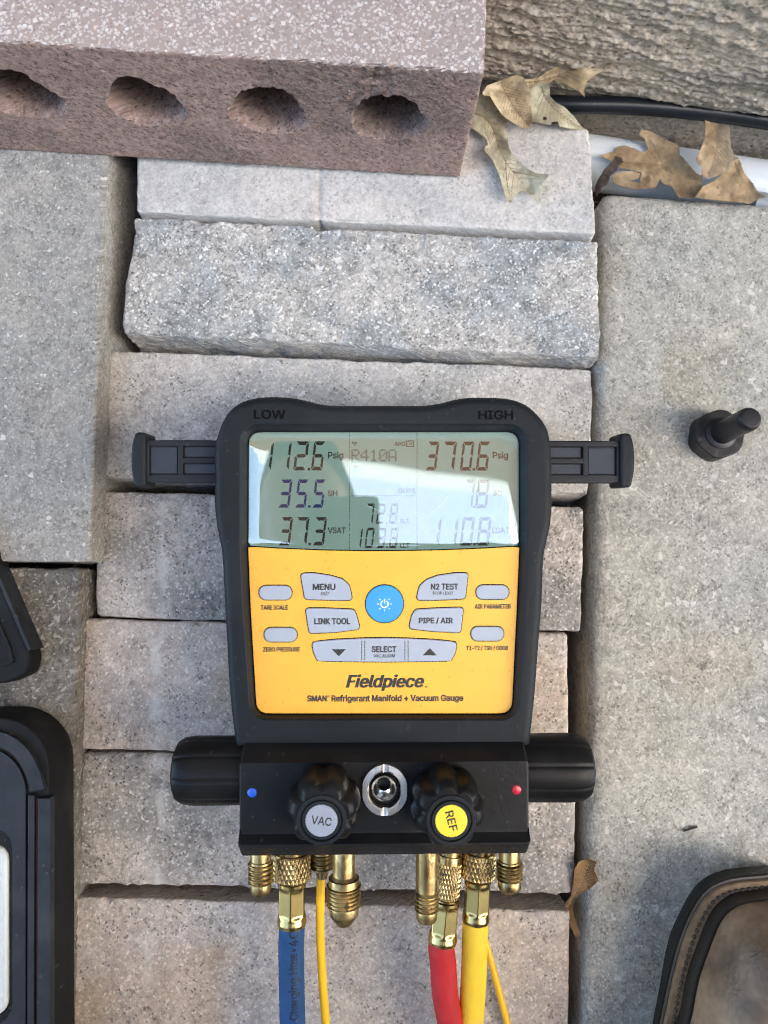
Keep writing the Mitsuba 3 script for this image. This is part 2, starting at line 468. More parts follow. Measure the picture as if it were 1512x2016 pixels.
M['leather'] = pr(mikit.proc(leather_fn), rough=0.55, bump=mikit.proc(leather_bump, eps=2.5e-4), bscale=0.0002)
M['boot_rubber'] = pr(mottled((0.011, 0.0105, 0.009), 0.3, 80, dust=(0.14, 0.12, 0.09)), rough=0.5)
M['boot_rand'] = pr(mottled((0.022, 0.017, 0.013), 0.35, 160), rough=0.65, spec=0.12)
M['skin'] = pr((0.42, 0.25, 0.17), rough=0.55)
M['jacket'] = pr(mottled((0.035, 0.040, 0.050), 0.2, 30), rough=0.9)
M['trousers'] = pr(mottled((0.055, 0.060, 0.075), 0.2, 30), rough=0.9)
M['cap'] = pr((0.025, 0.026, 0.03), rough=0.9)
M['phone_black'] = pr((0.015, 0.016, 0.018), rough=0.35)
M['welt'] = pr(mottled((0.15, 0.105, 0.066), 0.5, 260), rough=0.8, spec=0.15)
M['thread'] = pr((0.035, 0.028, 0.022), rough=0.8)


def leaf_mat(c1, c2, spot=(0.06, 0.045, 0.03)):
    def fn(p, n, uv):
        u, v = p.x + 0.3 * p.z, p.y + 0.5 * p.z
        c = mikit.mix(c1, c2, mikit.smoothstep(0.33, 0.62, mikit.fbm(u * 75, v * 75, 0.0, 4)))
        c = mikit.mix(c, mi.Color3f(c2) * 0.6, 0.6 * mikit.smoothstep(0.58, 0.75, mikit.fbm(u * 120 + 5, v * 120, 0.0, 3)))
        c = c * (0.80 + 0.40 * mikit.noise(u * 500, v * 500))
        d = mikit.voronoi(u * 210, v * 210)
        return mikit.mix(c, spot, mikit.smoothstep(0.20, 0.10, d[0]) * dr.select(d[2] > 0.86, 0.75, 0.0) * mikit.noise(u * 90, v * 90))
    return pr(mikit.proc(fn), rough=0.7, spec=0.25)


M['leaf_olive'] = leaf_mat((0.47, 0.43, 0.32), (0.34, 0.31, 0.22))
M['leaf_tan'] = leaf_mat((0.52, 0.43, 0.29), (0.36, 0.28, 0.17))
M['leaf_brown'] = leaf_mat((0.36, 0.265, 0.165), (0.24, 0.165, 0.095))
M['leaf_deep'] = leaf_mat((0.26, 0.155, 0.07), (0.17, 0.095, 0.04))
M['leaf_dark'] = leaf_mat((0.06, 0.04, 0.032), (0.035, 0.026, 0.022))
M['leaf_vein'] = pr((0.25, 0.185, 0.105), rough=0.7)
M['tan_panel'] = {'type': 'principledthin', 'base_color': {'type': 'rgb', 'value': [0.64, 0.43, 0.29]}, 'roughness': 0.6, 'diff_trans': 1.15, 'eta': 1.3}
M['gutter'] = {'type': 'principledthin', 'base_color': {'type': 'rgb', 'value': [0.95, 0.92, 0.83]}, 'roughness': 0.6, 'diff_trans': 2.0, 'eta': 1.1}
M['neighbour_paint'] = pr(mottled((0.30, 0.27, 0.23), 0.08, 4), rough=0.8, spec=0.2)
M['siding'] = pr((0.55, 0.50, 0.43), rough=0.85)
for k, v in M.items():
    scene[k + '_material'] = v
MAT = {k: k + '_material' for k in M}


def add(name, mesh, mat, parent=None, **k):
    return obj(name, mesh, MAT[mat], parent, **k)


def gadd(name, mesh, mat, parent, **k):
    return obj(name, mesh, MAT[mat], parent, to=G2W, **k)


# ------------------------------------------------------------------ stones
def grid_box(a, b, c, res, edge):
    """closed box mesh of half sizes a, b, c with finer cells near the edges"""
    def line(h, r):
        n = max(2, int(round(2 * (h - edge) / r)))
        ed = np.linspace(0, edge, 5)[1:]
        mid = np.linspace(-h + edge, h - edge, n + 1)
        return np.r_[-h, -h + ed[:-1], mid, h - ed[:-1][::-1], h]
    xs, ys, zs = line(a, res), line(b, res), line(c, res * 1.3)
    vs, fs, off = [], [], 0
    for ax, sgn in ((2, 1), (2, -1), (0, 1), (0, -1), (1, 1), (1, -1)):
        p, q = {2: (xs, ys), 0: (ys, zs), 1: (zs, xs)}[ax]
        P, Q = np.meshgrid(p, q, indexing='ij')
        h = (a, b, c)[ax] * sgn
        R = np.full_like(P, h)
        V = {2: (P, Q, R), 0: (R, P, Q), 1: (Q, R, P)}[ax]
        V = np.stack([x.ravel() for x in V], 1)
        n, m = P.shape
        i, j = np.meshgrid(np.arange(n - 1), np.arange(m - 1), indexing='ij')
        q0 = (i * m + j).ravel() + off
        F = np.vstack([np.c_[q0, q0 + m, q0 + m + 1], np.c_[q0, q0 + m + 1, q0 + 1]])
        fs.append(F if sgn > 0 else F[:, ::-1])
        vs.append(V)
        off += len(V)
    mesh = trimesh.Trimesh(np.vstack(vs), np.vstack(fs), process=False)
    mesh.merge_vertices(digits_vertex=7)
    return np.array(mesh.vertices), np.array(mesh.faces)


def stone(quad, ztop, depth, res=0.0016, r=0.0022, ragged=0.0012, fine_amp=0.00022, chip=0.0, seed=0, seam=None):
    """quad: TL, TR, BR, BL world xy of the top face; ztop: a height or four; the lower faces go depth down"""
    q = np.asarray(quad, float)[:, :2]
    zt = np.broadcast_to(ztop, (4,)).astype(float)
    la = (np.linalg.norm(q[1] - q[0]) + np.linalg.norm(q[2] - q[3])) / 4
    lb = (np.linalg.norm(q[3] - q[0]) + np.linalg.norm(q[2] - q[1])) / 4
    c = depth / 2
    v, f = grid_box(la, lb, c, res, max(2.2 * r, 0.004))
    core = np.clip(v, [-la + r, -lb + r, -c + r], [la - r, lb - r, c - r])
    n = v - core
    n /= np.linalg.norm(n, axis=1, keepdims=True) + 1e-12
    v = core + r * n
    edge = 1 - np.max(np.abs(n), axis=1)                      # 0 on faces, 0.42 on corners
    edge = np.clip(edge / 0.29, 0, 1)
    p = v + seed * 3.17
    wob = meshkit.fbm(p * 55, 3, seed) - 0.5
    med = meshkit.fbm(p * 260, 3, seed + 20) - 0.5
    fin = meshkit.noise(p * 800, seed + 40) - 0.5
    d = wob * ragged * 0.7 + med * (ragged * (0.35 + 2.2 * edge)) - edge * np.clip(meshkit.fbm(p * 130, 2, seed + 80) - 0.56, 0, 1) * 0.006 + fin * fine_amp * 2
    side = 1 - np.abs(n[:, 2])
    d += side * wob * ragged * 1.2
    if chip > 0:
        ch = np.clip(meshkit.fbm(p * 70, 3, seed + 60) - 0.58, 0, 1) / 0.2
        near = np.clip(1 - np.min(np.c_[la - np.abs(v[:, 0]), lb - np.abs(v[:, 1])], axis=1) / 0.012, 0, 1)
        d -= chip * np.clip(ch, 0, 1) * near
    if seam is not None:
        d -= 0.0016 * np.exp(-((v[:, 0] - (2 * seam - 1) * la + wob * 0.004) / 0.0013) ** 2)
    v = v + n * d[:, None]
    u, w = (v[:, 0] / la + 1) / 2, (1 - v[:, 1] / lb) / 2     # w: 0 at the top edge of the picture
    wt = np.stack([(1 - u) * (1 - w), u * (1 - w), u * w, (1 - u) * w], 1)
    xy = wt @ q
    z = wt @ zt + (v[:, 2] - c)
    return tm(np.c_[xy, z], f)


def px_quad(pts, z):
    z = np.broadcast_to(z, (4,))
    return [W(x, y, h) for (x, y), h in zip(pts, z)]


pave = thing('pavement', 'path of loose rectangular concrete pavers of uneven height', kind='structure')
PAVERS = [  # corners TL, TR, BR, BL in the photo; top heights; material; ragged; label
    ([(272, 150), (1160, 252), (1173, 460), (268, 416)], 0.013, 'paver_pale', 0.0008, 0.0, 'pale smooth paver partly under the red brick and the olive leaf'),
    ([(264, 427), (1176, 476), (1182, 704), (240, 656)], 0.010, 'paver_coarse', 0.0020, 0.0025, 'grey coarse grained paver with a rough left end'),
    ([(215, 690), (1168, 726), (1161, 974), (205, 940)], 0.000, 'paver_beige', 0.0011, 0.0015, 'beige paver behind the top of the gauge'),
    ([(190, 966), (1150, 998), (1145, 1244), (187, 1215)], 0.000, 'paver_mixed', 0.0013, 0.001, 'grey and tan mottled paver behind the screen'),
    ([(162, 1218), (1118, 1247), (1121, 1495), (152, 1476)], 0.001, 'paver_pink', 0.0011, 0.0, 'pinkish paver behind the lower part of the gauge'),
    ([(163, 1481), (1134, 1501), (1131, 1762), (148, 1741)], 0.000, 'paver_mixed', 0.0016, 0.001, None),
    ([(138, 1766), (1122, 1794), (1119, 2062), (118, 2042)], 0.002, 'paver_pink', 0.0012, 0.001, 'pinkish paver under the hoses at the bottom edge'),
    ([(112, 2052), (1118, 2072), (1116, 2345), (100, 2325)], 0.000, 'paver_mixed', 0.0012, 0.0, None),
]
for i, (c, z, mat, rag, chip, lab) in enumerate(PAVERS):
    add('paver', stone(px_quad(c, z), z, 0.062, ragged=rag, chip=chip, seed=11 + i, seam=0.40 if i == 0 else None, r=0.0024 if i in (3, 4, 5) else 0.0014, fine_amp=0.0004 if mat == 'paver_coarse' else 0.00022),
        mat, pave, label=lab, smooth=50)
LEFT = [
    ([(-330, 120), (216, 140), (178, 1105), (-330, 1103)], 0.020, 'paver_old', 'large smooth grey block at the left edge of the path'),
    ([(-330, 1116), (158, 1119), (131, 2100), (-330, 2090)], 0.012, 'paver_worn', 'dark worn block with exposed gravel under the black case'),
]
for i, (c, z, mat, lab) in enumerate(LEFT):
    add('paver', stone(px_quad(c, z), z, 0.075, ragged=0.0006 if i == 0 else 0.0013, seed=31 + i, res=0.0022, r=0.0016, fine_amp=0.0002 if i == 0 else 0.0006), mat, pave, label=lab, smooth=50)

pad_q = [W(1184, 374, 0), W(1184, 374, 0) + (W(1512, 397, 0) - W(1184, 374, 0)) * 7.5, W(1140, 2330, 0) + np.array([0.75, 0, 0]), W(1140, 2330, 0)]
thing('concrete_pad', 'broad weathered concrete slab with a rounded edge beside the pavers', kind='structure')
padm = stone(pad_q, 0.0, 0.07, res=0.0028, r=0.0075, ragged=0.0007, fine_amp=0.0003, seed=51)
scene['concrete_pad'] = mikit.ply(padm, MAT['pad'], smooth=50)

gv = np.array([[-150, -150, -0.058], [150, -150, -0.058], [150, 150, -0.058], [-150, 150, -0.058.__float__()]], float)
thing('ground', 'dark sandy soil in the gaps under the pavers', kind='structure')
scene['ground'] = mikit.ply(tm(gv, [[0, 1, 2], [0, 2, 3]]), MAT['ground'])

gs = []
for c, z, *_ in PAVERS[:7]:
    q = np.array(px_quad(c, z))
    for k_ in range(20):
        u_, w_ = rng.uniform(0.01, 0.99), rng.uniform(0.02, 0.98)
        if k_ % 3:
            w_ = rng.choice([rng.uniform(0.01, 0.08), rng.uniform(0.92, 0.99)])
        o_ = (1 - w_) * ((1 - u_) * q[0] + u_ * q[1]) + w_ * ((1 - u_) * q[3] + u_ * q[2])
        e = trimesh.creation.icosphere(subdivisions=1, radius=float(rng.uniform(0.0004, 0.0011)))
        e.vertices *= 1 + 0.5 * (rng.random((len(e.vertices), 1)) - 0.5)
        e.vertices *= [1, rng.uniform(0.6, 1.2), 0.7]
        e.apply_translation(o_ + [0, 0, 0.0003])
        gs.append(e)
thing('grit', 'loose grains of sand and mortar lying on the pavers', 'grit', kind='stuff')
scene['grit'] = mikit.ply(cat(gs), MAT['paver_beige'])

# ------------------------------------------------------------------ foundation wall and eave
WA, WB = W(1090, 250, -0.03), W(1512, 305, -0.03)
wdir = (WB - WA) / np.linalg.norm(WB - WA)
wn = np.array([wdir[1], -wdir[0], 0.0])                        # out of the wall, towards the south
wall_key = thing('foundation_wall', 'rough weathered concrete wall with ragged ridges behind the black cable', 'wall')


def wall_mesh(s0, s1, z0, z1, res, amp, base=0.0, ridges=True):
    ns, nz = int((s1 - s0) / res) + 1, int((z1 - z0) / res) + 1
    S, Z = np.meshgrid(np.linspace(s0, s1, ns), np.linspace(z0, z1, nz), indexing='ij')
    s, z = S.ravel(), Z.ravel()
    p = np.c_[s, z * 0, z]
    q = np.c_[s * 9, z * 0, z * 46]
    warp = (meshkit.fbm(p * 22, 3, 3) - 0.5) * 2
    if ridges:
        rows = meshkit.fbm(np.c_[s * 26 + warp * 0.6, z * 0, z * 190 + s * 22 + warp * 1.2], 4, 5) - 0.5
        rag = meshkit.fbm(np.c_[s * 130, z * 0, z * 620 + s * 40], 3, 6) - 0.5
        iso = meshkit.fbm(np.c_[s * 300, z * 0, z * 480], 3, 16) - 0.5
        d = np.tanh(rows * 6) * 0.34 * amp + np.clip(rows + 0.12, 0, 1) * (rag * 2.6 + iso * 2.6) * amp + (rag * 0.35 + iso * 0.45) * amp + warp * amp * 0.25
        d = np.where(z < 0.003, d * 0.15, d)
        lip = np.clip((z - 0.006) / 0.01, 0, 1)
        d = d * lip + (meshkit.fbm(p * 120, 3, 8) - 0.5) * 0.0008
        d = d + 0.004 * lip
    else:
        d = (meshkit.fbm(p * 120, 3, 8) - 0.5) * 0.0008
    P = WA[None] * [1, 1, 0] + s[:, None] * wdir * [1, 1, 0] + d[:, None] * wn + np.c_[z * 0, z * 0, z] + wn * base
    i, j = np.meshgrid(np.arange(ns - 1), np.arange(nz - 1), indexing='ij')
    a = (i * nz + j).ravel()
    return tm(P, np.vstack([np.c_[a, a + nz, a + nz + 1], np.c_[a, a + nz + 1, a + 1]]))


add('rough_face', cat([wall_mesh(-0.12, 0.36, -0.058, 0.155, 0.0008, 0.0030), wall_mesh(-1.3, -0.12, -0.058, 0.401, 0.0032, 0.0030), wall_mesh(0.36, 1.5, -0.058, 0.401, 0.0032, 0.0030), wall_mesh(-0.12, 0.36, 0.155, 0.401, 0.0025, 0.0030)]), 'wall', wall_key, smooth=True)


def wall_box(s0, s1, b0, b1, z0, z1):
    m = boxm(s0, s1, b0, b1, z0, z1)
    R = np.eye(4)
    R[:3, 0], R[:3, 1], R[:3, 2], R[:3, 3] = wdir, wn, [0, 0, 1], [WA[0], WA[1], 0]
    m.apply_transform(R)
    return m


add('wall_core', cat([wall_box(-3, -1.3, -0.25, 0.001, -0.058, 0.40), wall_box(1.5, 3, -0.25, 0.001, -0.058, 0.40), wall_box(-1.3, 1.5, -0.25, -0.012, -0.058, 0.40)]), 'wall', wall_key)
house = thing('house_front', 'tan house front rising above the foundation wall', 'house')
add('siding', wall_box(-3, 3, -0.6, -0.03, 0.401, 2.9), 'siding', house)
eave = thing('eave_cover', 'translucent tan eave cover with a white gutter overhead, mirrored in the screen', 'roof')
EAVE_Z, EAVE_OUT = 2.75, 0.330
add('panel', wall_box(-3, 3, -0.028, EAVE_OUT, EAVE_Z, EAVE_Z + 0.004), 'tan_panel', eave)
add('gutter', wall_box(-3, 3, EAVE_OUT + 0.001, EAVE_OUT + 0.060, EAVE_Z - 0.010, EAVE_Z - 0.008), 'gutter', eave)

# ------------------------------------------------------------------ the neighbouring house across the narrow side yard
nb = thing('neighbour_house', 'pale lap sided house wall across the narrow side yard', 'house')
add('wall', boxm(-5, 5, -6.0, -2.53, -0.058, 4.3), 'siding', nb)
for k_ in range(21):
    m_ = boxm(-5, 5, -0.012, 0.0, 0, 0.215)
    m_.apply_transform(trimesh.transformations.rotation_matrix(math.radians(2.6), [1, 0, 0]))
    m_.apply_translation([0, -2.50, 0.02 + 0.2 * k_])
    add('siding_board', m_, 'neighbour_paint', nb)

# ------------------------------------------------------------------ red brick with core holes
bk = thing('cored_brick', 'mauve red brick with a row of round holes lying on the pavers', 'brick')
zb = lambda x: 0.014 + (0.020 - 0.012) * np.clip((-x) / 0.3, -0.3, 1.2)
b0 = W(905, 351, 0.014)
b1 = W(0, 296, 0.021)
bx = (b0 - b1)
blen = 0.390
bx = bx / np.linalg.norm(bx)
bz = np.array([0, 0, 1.0]) - bx * bx[2]
bz /= np.linalg.norm(bz)
by = np.cross(bz, bx)
BH, BD = 0.0945, 0.115


def brick_mesh():
    la, lb, c = blen / 2, BD / 2, BH / 2
    r = 0.0022
    v, f = grid_box(la, lb, c, 0.0018, 0.005)
    core = np.clip(v, [-la + r, -lb + r, -c + r], [la - r, lb - r, c - r])
    n = v - core
    n /= np.linalg.norm(n, axis=1, keepdims=True)
    v = core + r * n
    edge = np.clip((1 - np.abs(n).max(1)) / 0.29, 0, 1)
    d = (meshkit.fbm(v * 60 + 9, 3, 1) - 0.5) * 0.0012 + (meshkit.fbm(v * 330, 3, 2) - 0.5) * (0.0009 + 0.0022 * edge) + (meshkit.noise(v * 900, 3) - 0.5) * 0.0005
    # crumbled spots on the holed face
    for cx, cz, rad in ((0.144, 0.034, 0.011), (0.134, 0.018, 0.008), (0.082, 0.020, 0.007), (-0.06, 0.022, 0.009), (0.02, 0.018, 0.006)):
        g = np.exp(-(((v[:, 0] - cx) / rad) ** 2 + ((v[:, 2] - cz) / rad) ** 2)) * (v[:, 1] < -lb + 0.004)
        d += g * ((meshkit.fbm(v * 300, 2, 9) - 0.60) * 0.012)
    v = v + n * d[:, None]
    # the right end leans a little outwards towards the top
    body = manifold3d.Manifold(manifold3d.Mesh(v.astype(np.float32), f.astype(np.uint32)))
    for k, hx in enumerate((0.151, 0.0875, 0.0235, -0.040, -0.104, -0.168)):
        hm = lathe([(0.0206, -0.006), (0.0204, 0.0), (0.0199, 0.0025), (0.0202, 0.006), (0.0214, 0.012), (0.0222, 0.020), (0.0224, 0.035), (0.0222, 0.06), (0.0218, 0.085), (0.0210, 0.108)], 72)
        hv = np.array(hm.vertices)
        rr = np.hypot(hv[:, 0], hv[:, 1])
        a = np.arctan2(hv[:, 1], hv[:, 0])
        nz = (meshkit.fbm(np.c_[np.cos(a) * 3 + k * 7, np.sin(a) * 3, hv[:, 2] * 120], 3, 4) - 0.5) * 0.0034 * np.where(hv[:, 2] < 0.004, 1.0, 0.35) + (meshkit.noise(np.c_[np.cos(a) * 16 + k * 3, np.sin(a) * 16, hv[:, 2] * 500], 7) - 0.5) * np.where(hv[:, 2] < 0.004, 0.0022, 0.0007)
        nz = nz + rr * (0.055 * np.cos(3 * (a - math.pi / 2) + 0.5 * math.sin(k * 2.1)) + 0.03 * np.cos(5 * a + k * 1.7)) * np.exp(-np.maximum(hv[:, 2], 0) / 0.012)
        sc = np.where(rr > 1e-4, (rr + nz) / np.maximum(rr, 1e-6), 1)
        hv[:, 0] *= sc
        hv[:, 1] *= sc * np.where(hv[:, 1] > 0, 1.0, 0.92)
        hv = np.c_[hv[:, 0] + hx, hv[:, 2] - lb, hv[:, 1] + 0.0055]
        ff = np.array(hm.faces)
        mm = trimesh.Trimesh(hv, ff, process=False)
        if mm.volume < 0:
            ff = ff[:, ::-1]
        body = body - manifold3d.Manifold(manifold3d.Mesh(hv.astype(np.float32), ff.astype(np.uint32)))
    m = body.to_mesh()
    return tm(m.vert_properties[:, :3], m.tri_verts)


bm = brick_mesh()
BMX = np.eye(4)
BMX[:3, 0], BMX[:3, 1], BMX[:3, 2] = bx, by, bz
BMX[:3, 3] = b0 - bx * blen / 2 + by * BD / 2 + bz * BH / 2
bm.apply_transform(BMX)
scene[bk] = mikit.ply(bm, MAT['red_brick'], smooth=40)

# ------------------------------------------------------------------ the gauge
g = thing('manifold_gauge', 'black and yellow digital refrigerant gauge with a segment display and four black knobs', 'gauge')
OUT = [(423, 913), (425, 871), (435, 839), (451, 811), (474, 793), (511, 783), (557, 782), (599, 788), (631, 796), (670, 799), (724, 799), (770, 799), (817, 799), (863, 795), (905, 785), (956, 783), (997, 785), (1034, 797),
       (1057, 816), (1074, 839), (1083, 871), (1086, 913), (1086, 959), (1085, 1019), (1080, 1050), (1073, 1080), (1069, 1116), (1067, 1176), (1062, 1245), (1055, 1338), (1046, 1430)]
OUTL = [(460, 1430), (451, 1338), (446, 1245), (442, 1176), (439, 1116), (436, 1080), (430, 1050), (425, 1019), (423, 959)]
op = spline_open(LL(OUT, -0.005), 300)
ol = spline_open(LL(OUTL, -0.005), 120)
bot = LL([(1042, 1470), (465, 1470)], -0.005)
body_poly = Polygon(np.vstack([op, bot, ol])).buffer(0)
body_poly = body_poly.buffer(0.0006).buffer(-0.0006)
BC = L(756, 1110, 0)
NB = 420


def bring(off, h):
    return ring3(polar(body_poly.buffer(off), NB, BC), h)


def rpoly(pts, h, r_px):
    p = Polygon(LL(pts, h))
    r = ln(756, 1100, r_px, h)
    return p.buffer(-r).buffer(r, quad_segs=10)


HP = -0.0055
in_out = rpoly([(474, 836), (1036, 836), (1037, 1080), (1031, 1200), (1024, 1330), (1019, 1417), (494, 1417), (489, 1330), (479, 1200), (474, 1080)], 0.0, 34)
in_in = rpoly([(489, 850), (1022, 850), (1023, 1076), (1018, 1200), (1012, 1320), (1008, 1405), (505, 1405), (500, 1320), (493, 1200), (488, 1076)], HP, 22)
iring = lambda poly, h: ring3(polar(poly, NB, BC), h)
body = loft([bring(-0.004, -0.044), bring(-0.0015, -0.0435), bring(0, -0.041), bring(0, -0.0055), bring(-0.0006, -0.0030), bring(-0.0016, -0.0013), bring(-0.0030, -0.0003), bring(-0.0046, 0),
             iring(in_out.buffer(0.0008), 0.0), iring(in_out.buffer(0.0002), -0.0003), iring(in_out.buffer(-0.0004), -0.0012), iring(in_in.buffer(0.0003), HP - 0.001), iring(in_in.buffer(0.0003), HP - 0.002)], cap0=True, cap1=True)
gadd('body', body, 'black_rubber', g, smooth=40)
gadd('battery_case', rbox(-0.05, 0.05, -0.02, 0.05, -0.075, -0.0435, 0.004), 'black_rubber', g)
for t, px, py in (('LOW', 531, 816), ('HIGH', 976, 817)):
    m = meshkit.text_mesh(t, 0.0042, 0.0004, bold=True)
    m.apply_translation([-m.bounds.mean(0)[0], -m.bounds.mean(0)[1], 0])
    m.vertices[:, 0] *= ln(px, py, 62 if t == 'LOW' else 68) / np.ptp(m.vertices[:, 0])
    m.vertices[:, 1] *= ln(px, py, 18) / np.ptp(m.vertices[:, 1])
    x, y = L(px, py, 0)
    m.apply_translation([x, y, -0.0001])
    gadd('raised_lettering', m, 'black_groove', g, smooth=False)

# the split between screen and yellow plate
split_px = [(470, 1074.5), (560, 1080), (650, 1083.5), (756, 1084.5), (860, 1083), (950, 1079.5), (1045, 1074)]
split = spline_open(LL(split_px, HP), 60)
lower = Polygon(np.vstack([split, LL([(1060, 1500), (450, 1500)], HP)])).buffer(0)
plate_poly = in_in.intersection(lower)
screen_poly = in_in.difference(lower.buffer(0.0003))
plate = gadd('face_plate', slab(plate_poly.buffer(-0.0001), HP - 0.0010, HP, 0.0002, 240), 'yellow_plate', g, label='yellow lower front plate carrying the buttons')
screen = gadd('screen', slab(screen_poly.buffer(-0.0001), HP - 0.0014, HP - 0.0009, 0.0001, 240), 'lcd', g, label='greenish segment display with a sky reflection')


def screen_glass():
    c = np.array(screen_poly.centroid.coords[0])
    ring = polar(screen_poly.buffer(-0.0002), 120, c)
    rings = [c + (ring - c) * s for s in np.linspace(1, 0.0, 25)[:-1]]
    V = np.vstack(rings + [c[None]])
    n = 120
    i = np.arange(n)
    j = (i + 1) % n
    F = []
    for k in range(len(rings) - 1):
        a, b = k * n, (k + 1) * n
        F += [np.c_[a + i, a + j, b + j], np.c_[a + i, b + j, b + i]]
    F.append(np.c_[(len(rings) - 1) * n + i, (len(rings) - 1) * n + j, np.full(n, len(V) - 1)])
    wav = 0.00012 * (meshkit.fbm(np.c_[V * 22, V[:, 0] * 0], 2, 4) - 0.5)     # the moulded lens is not quite flat
    edge = np.clip(1 - np.array([screen_poly.exterior.distance(Point(q)) for q in V]) / 0.0035, 0, 1)
    return tm(np.c_[V, HP + 0.0002 + wav - 0.0007 * edge ** 2], np.vstack(F))


gadd('glass', screen_glass(), 'screen_glass', screen, smooth=True)

ms = []
for k_ in range(26):
    px_, py_ = rng.uniform(500, 1012), rng.uniform(858, 1070)
    x, y = L(px_, py_, HP)
    e = trimesh.creation.icosphere(subdivisions=1, radius=float(rng.uniform(0.00008, 0.00026)))
    e.vertices *= [1, rng.uniform(0.6, 1.3), 0.3]
    e.apply_translation([x, y, HP + 0.00032])
    ms.append(e)
gadd('dust', cat(ms), 'dust', screen, smooth=True, kind='stuff')
ms = []
for q_ in (((719, 993), (735, 1001), (751, 1009)), ((822, 1024), (850, 1008), (884, 975)), ((778, 985), (800, 972), (818, 966))):
    ms.append(sweep(spline_open(np.array([xyz(x, y, HP + 0.00030) for x, y in q_]), 12), [0.00001] + [0.00005] * 10 + [0.00001], 6))
gadd('scratch', cat(ms), 'dust', screen, smooth=True)

# seven segment digits
SEG = {'0': 'abcdef', '1': 'bc', '2': 'abged', '3': 'abgcd', '4': 'fgbc', '5': 'afgcd', '6': 'afgedc', '7': 'abc', '8': 'abcdefg', '9': 'abcdfg'}


def seg_poly(s, w=0.60, h=1.0, t=0.135):
    gp = 0.022
    y0, y1, y2 = 0.0, h / 2, h
    i = t
    P = {'a': [(gp, y2), (w - gp, y2), (w - i - gp, y2 - t), (i + gp, y2 - t)], 'd': [(gp, 0), (w - gp, 0), (w - i - gp, t), (i + gp, t)],
         'g': [(gp * 3, y1), (i + gp, y1 + t / 2), (w - i - gp, y1 + t / 2), (w - gp * 3, y1), (w - i - gp, y1 - t / 2), (i + gp, y1 - t / 2)],
         'f': [(0, y2 - gp), (0, y1 + gp), (i * 0.45, y1 + gp), (i, y1 + t / 2 + gp), (i, y2 - t - gp)], 'e': [(0, gp), (0, y1 - gp), (i * 0.45, y1 - gp), (i, y1 - t / 2 - gp), (i, t + gp)],
         'b': [(w, y2 - gp), (w, y1 + gp), (w - i * 0.45, y1 + gp), (w - i, y1 + t / 2 + gp), (w - i, y2 - t - gp)], 'c': [(w, gp), (w, y1 - gp), (w - i * 0.45, y1 - gp), (w - i, y1 - t / 2 - gp), (w - i, t + gp)]}
    return Polygon(P[s])


HL = HP - 0.0008


def readout(text, px_digits, y0, y1, label, ink='lcd_dark'):
    """px_digits: the photo x of each digit's left and right edge; y0, y1: its top and bottom"""
    ms = []
    for ch, (xa, xb) in zip([c for c in text if c != '.'], px_digits):
        pa, pb = L(xa, y1, HL), L(xb, y0, HL)
        hgt, sl = pb[1] - pa[1], 0.12
        wid = (pb[0] - pa[0]) - sl * hgt
        for s in SEG[ch]:
            p = seg_poly(s, t=0.125)
            p = affinity.affine_transform(p, [wid / 0.6, sl * hgt, 0, hgt, pa[0], pa[1]])
            ms.append(extrude(p, HL - 0.0001, HL))
    k = text.index('.')
    xd = (px_digits[k - 1][1] + px_digits[k][0]) / 2 - (y1 - y0) * 0.04
    d = ln(xd, y1, (y1 - y0) * 0.085, HL)
    x, y = L(xd, y1, HL)
    ms.append(extrude(sbox(x - d / 2, y, x + d / 2, y + d), HL - 0.0001, HL))
    gadd('readout', cat(ms), ink, screen, smooth=False, label=label)


D1 = lambda a, w=28: [(x, x + w) for x in a]
readout('112.6', [(510, 540), (544.5, 575), (577, 609), (612, 641)], 869, 926, 'reading 112.6')
readout('35.5', [(547, 576), (580.5, 608), (614.5, 642)], 944, 999.5, 'reading 35.5', 'lcd_blue')
readout('37.3', [(548, 577), (578, 609.5), (615, 644)], 1018, 1073.5, 'reading 37.3')
readout('72.8', [(718, 738), (740, 760.5), (765.5, 785)], 991.5, 1031.5, 'reading 72.8')
readout('103.8', [(695, 715), (717.5, 738), (741, 761), (765.5, 785)], 1039, 1079, 'reading 103.8')
readout('370.6', [(837, 865), (867, 900), (905, 934), (936.5, 966)], 869.5, 926.5, 'reading 370.6')
readout('7.8', [(911, 936), (935, 965)], 944, 1000, 'reading 7.8')
readout('110.8', [(841, 870), (875, 903.5), (905, 935), (938, 968.5)], 1018, 1074, 'reading 110.8')


def text_at(t, px, py, w_px, h_px, h, bold=False, depth=0.00012, shear=0.0, fat=0.0):
    m = meshkit.text_mesh(t, 0.01, depth, bold=bold)
    c = m.bounds.mean(0)
    m.apply_translation([-c[0], -c[1], 0])
    cap = 0.01
    m.vertices[:, 0] += shear * m.vertices[:, 1]
    m.vertices[:, 0] *= ln(px, py, w_px, h) / np.ptp(m.vertices[:, 0])
    m.vertices[:, 1] *= ln(px, py, h_px, h) / (np.ptp(m.vertices[:, 1]) if h_px > 0 else 1)
    x, y = L(px, py, h)
    m.apply_translation([x, y, h])
    if fat > 0:
        cs = []
        for k, (dx, dy) in enumerate(((0, 0), (1, 0), (-1, 0), (0, 1), (0, -1))):
            q = m.copy()
            q.apply_translation([dx * fat, dy * fat * 0.6, -4e-6 * k])
            cs.append(q)
        m = cat(cs)
    return m


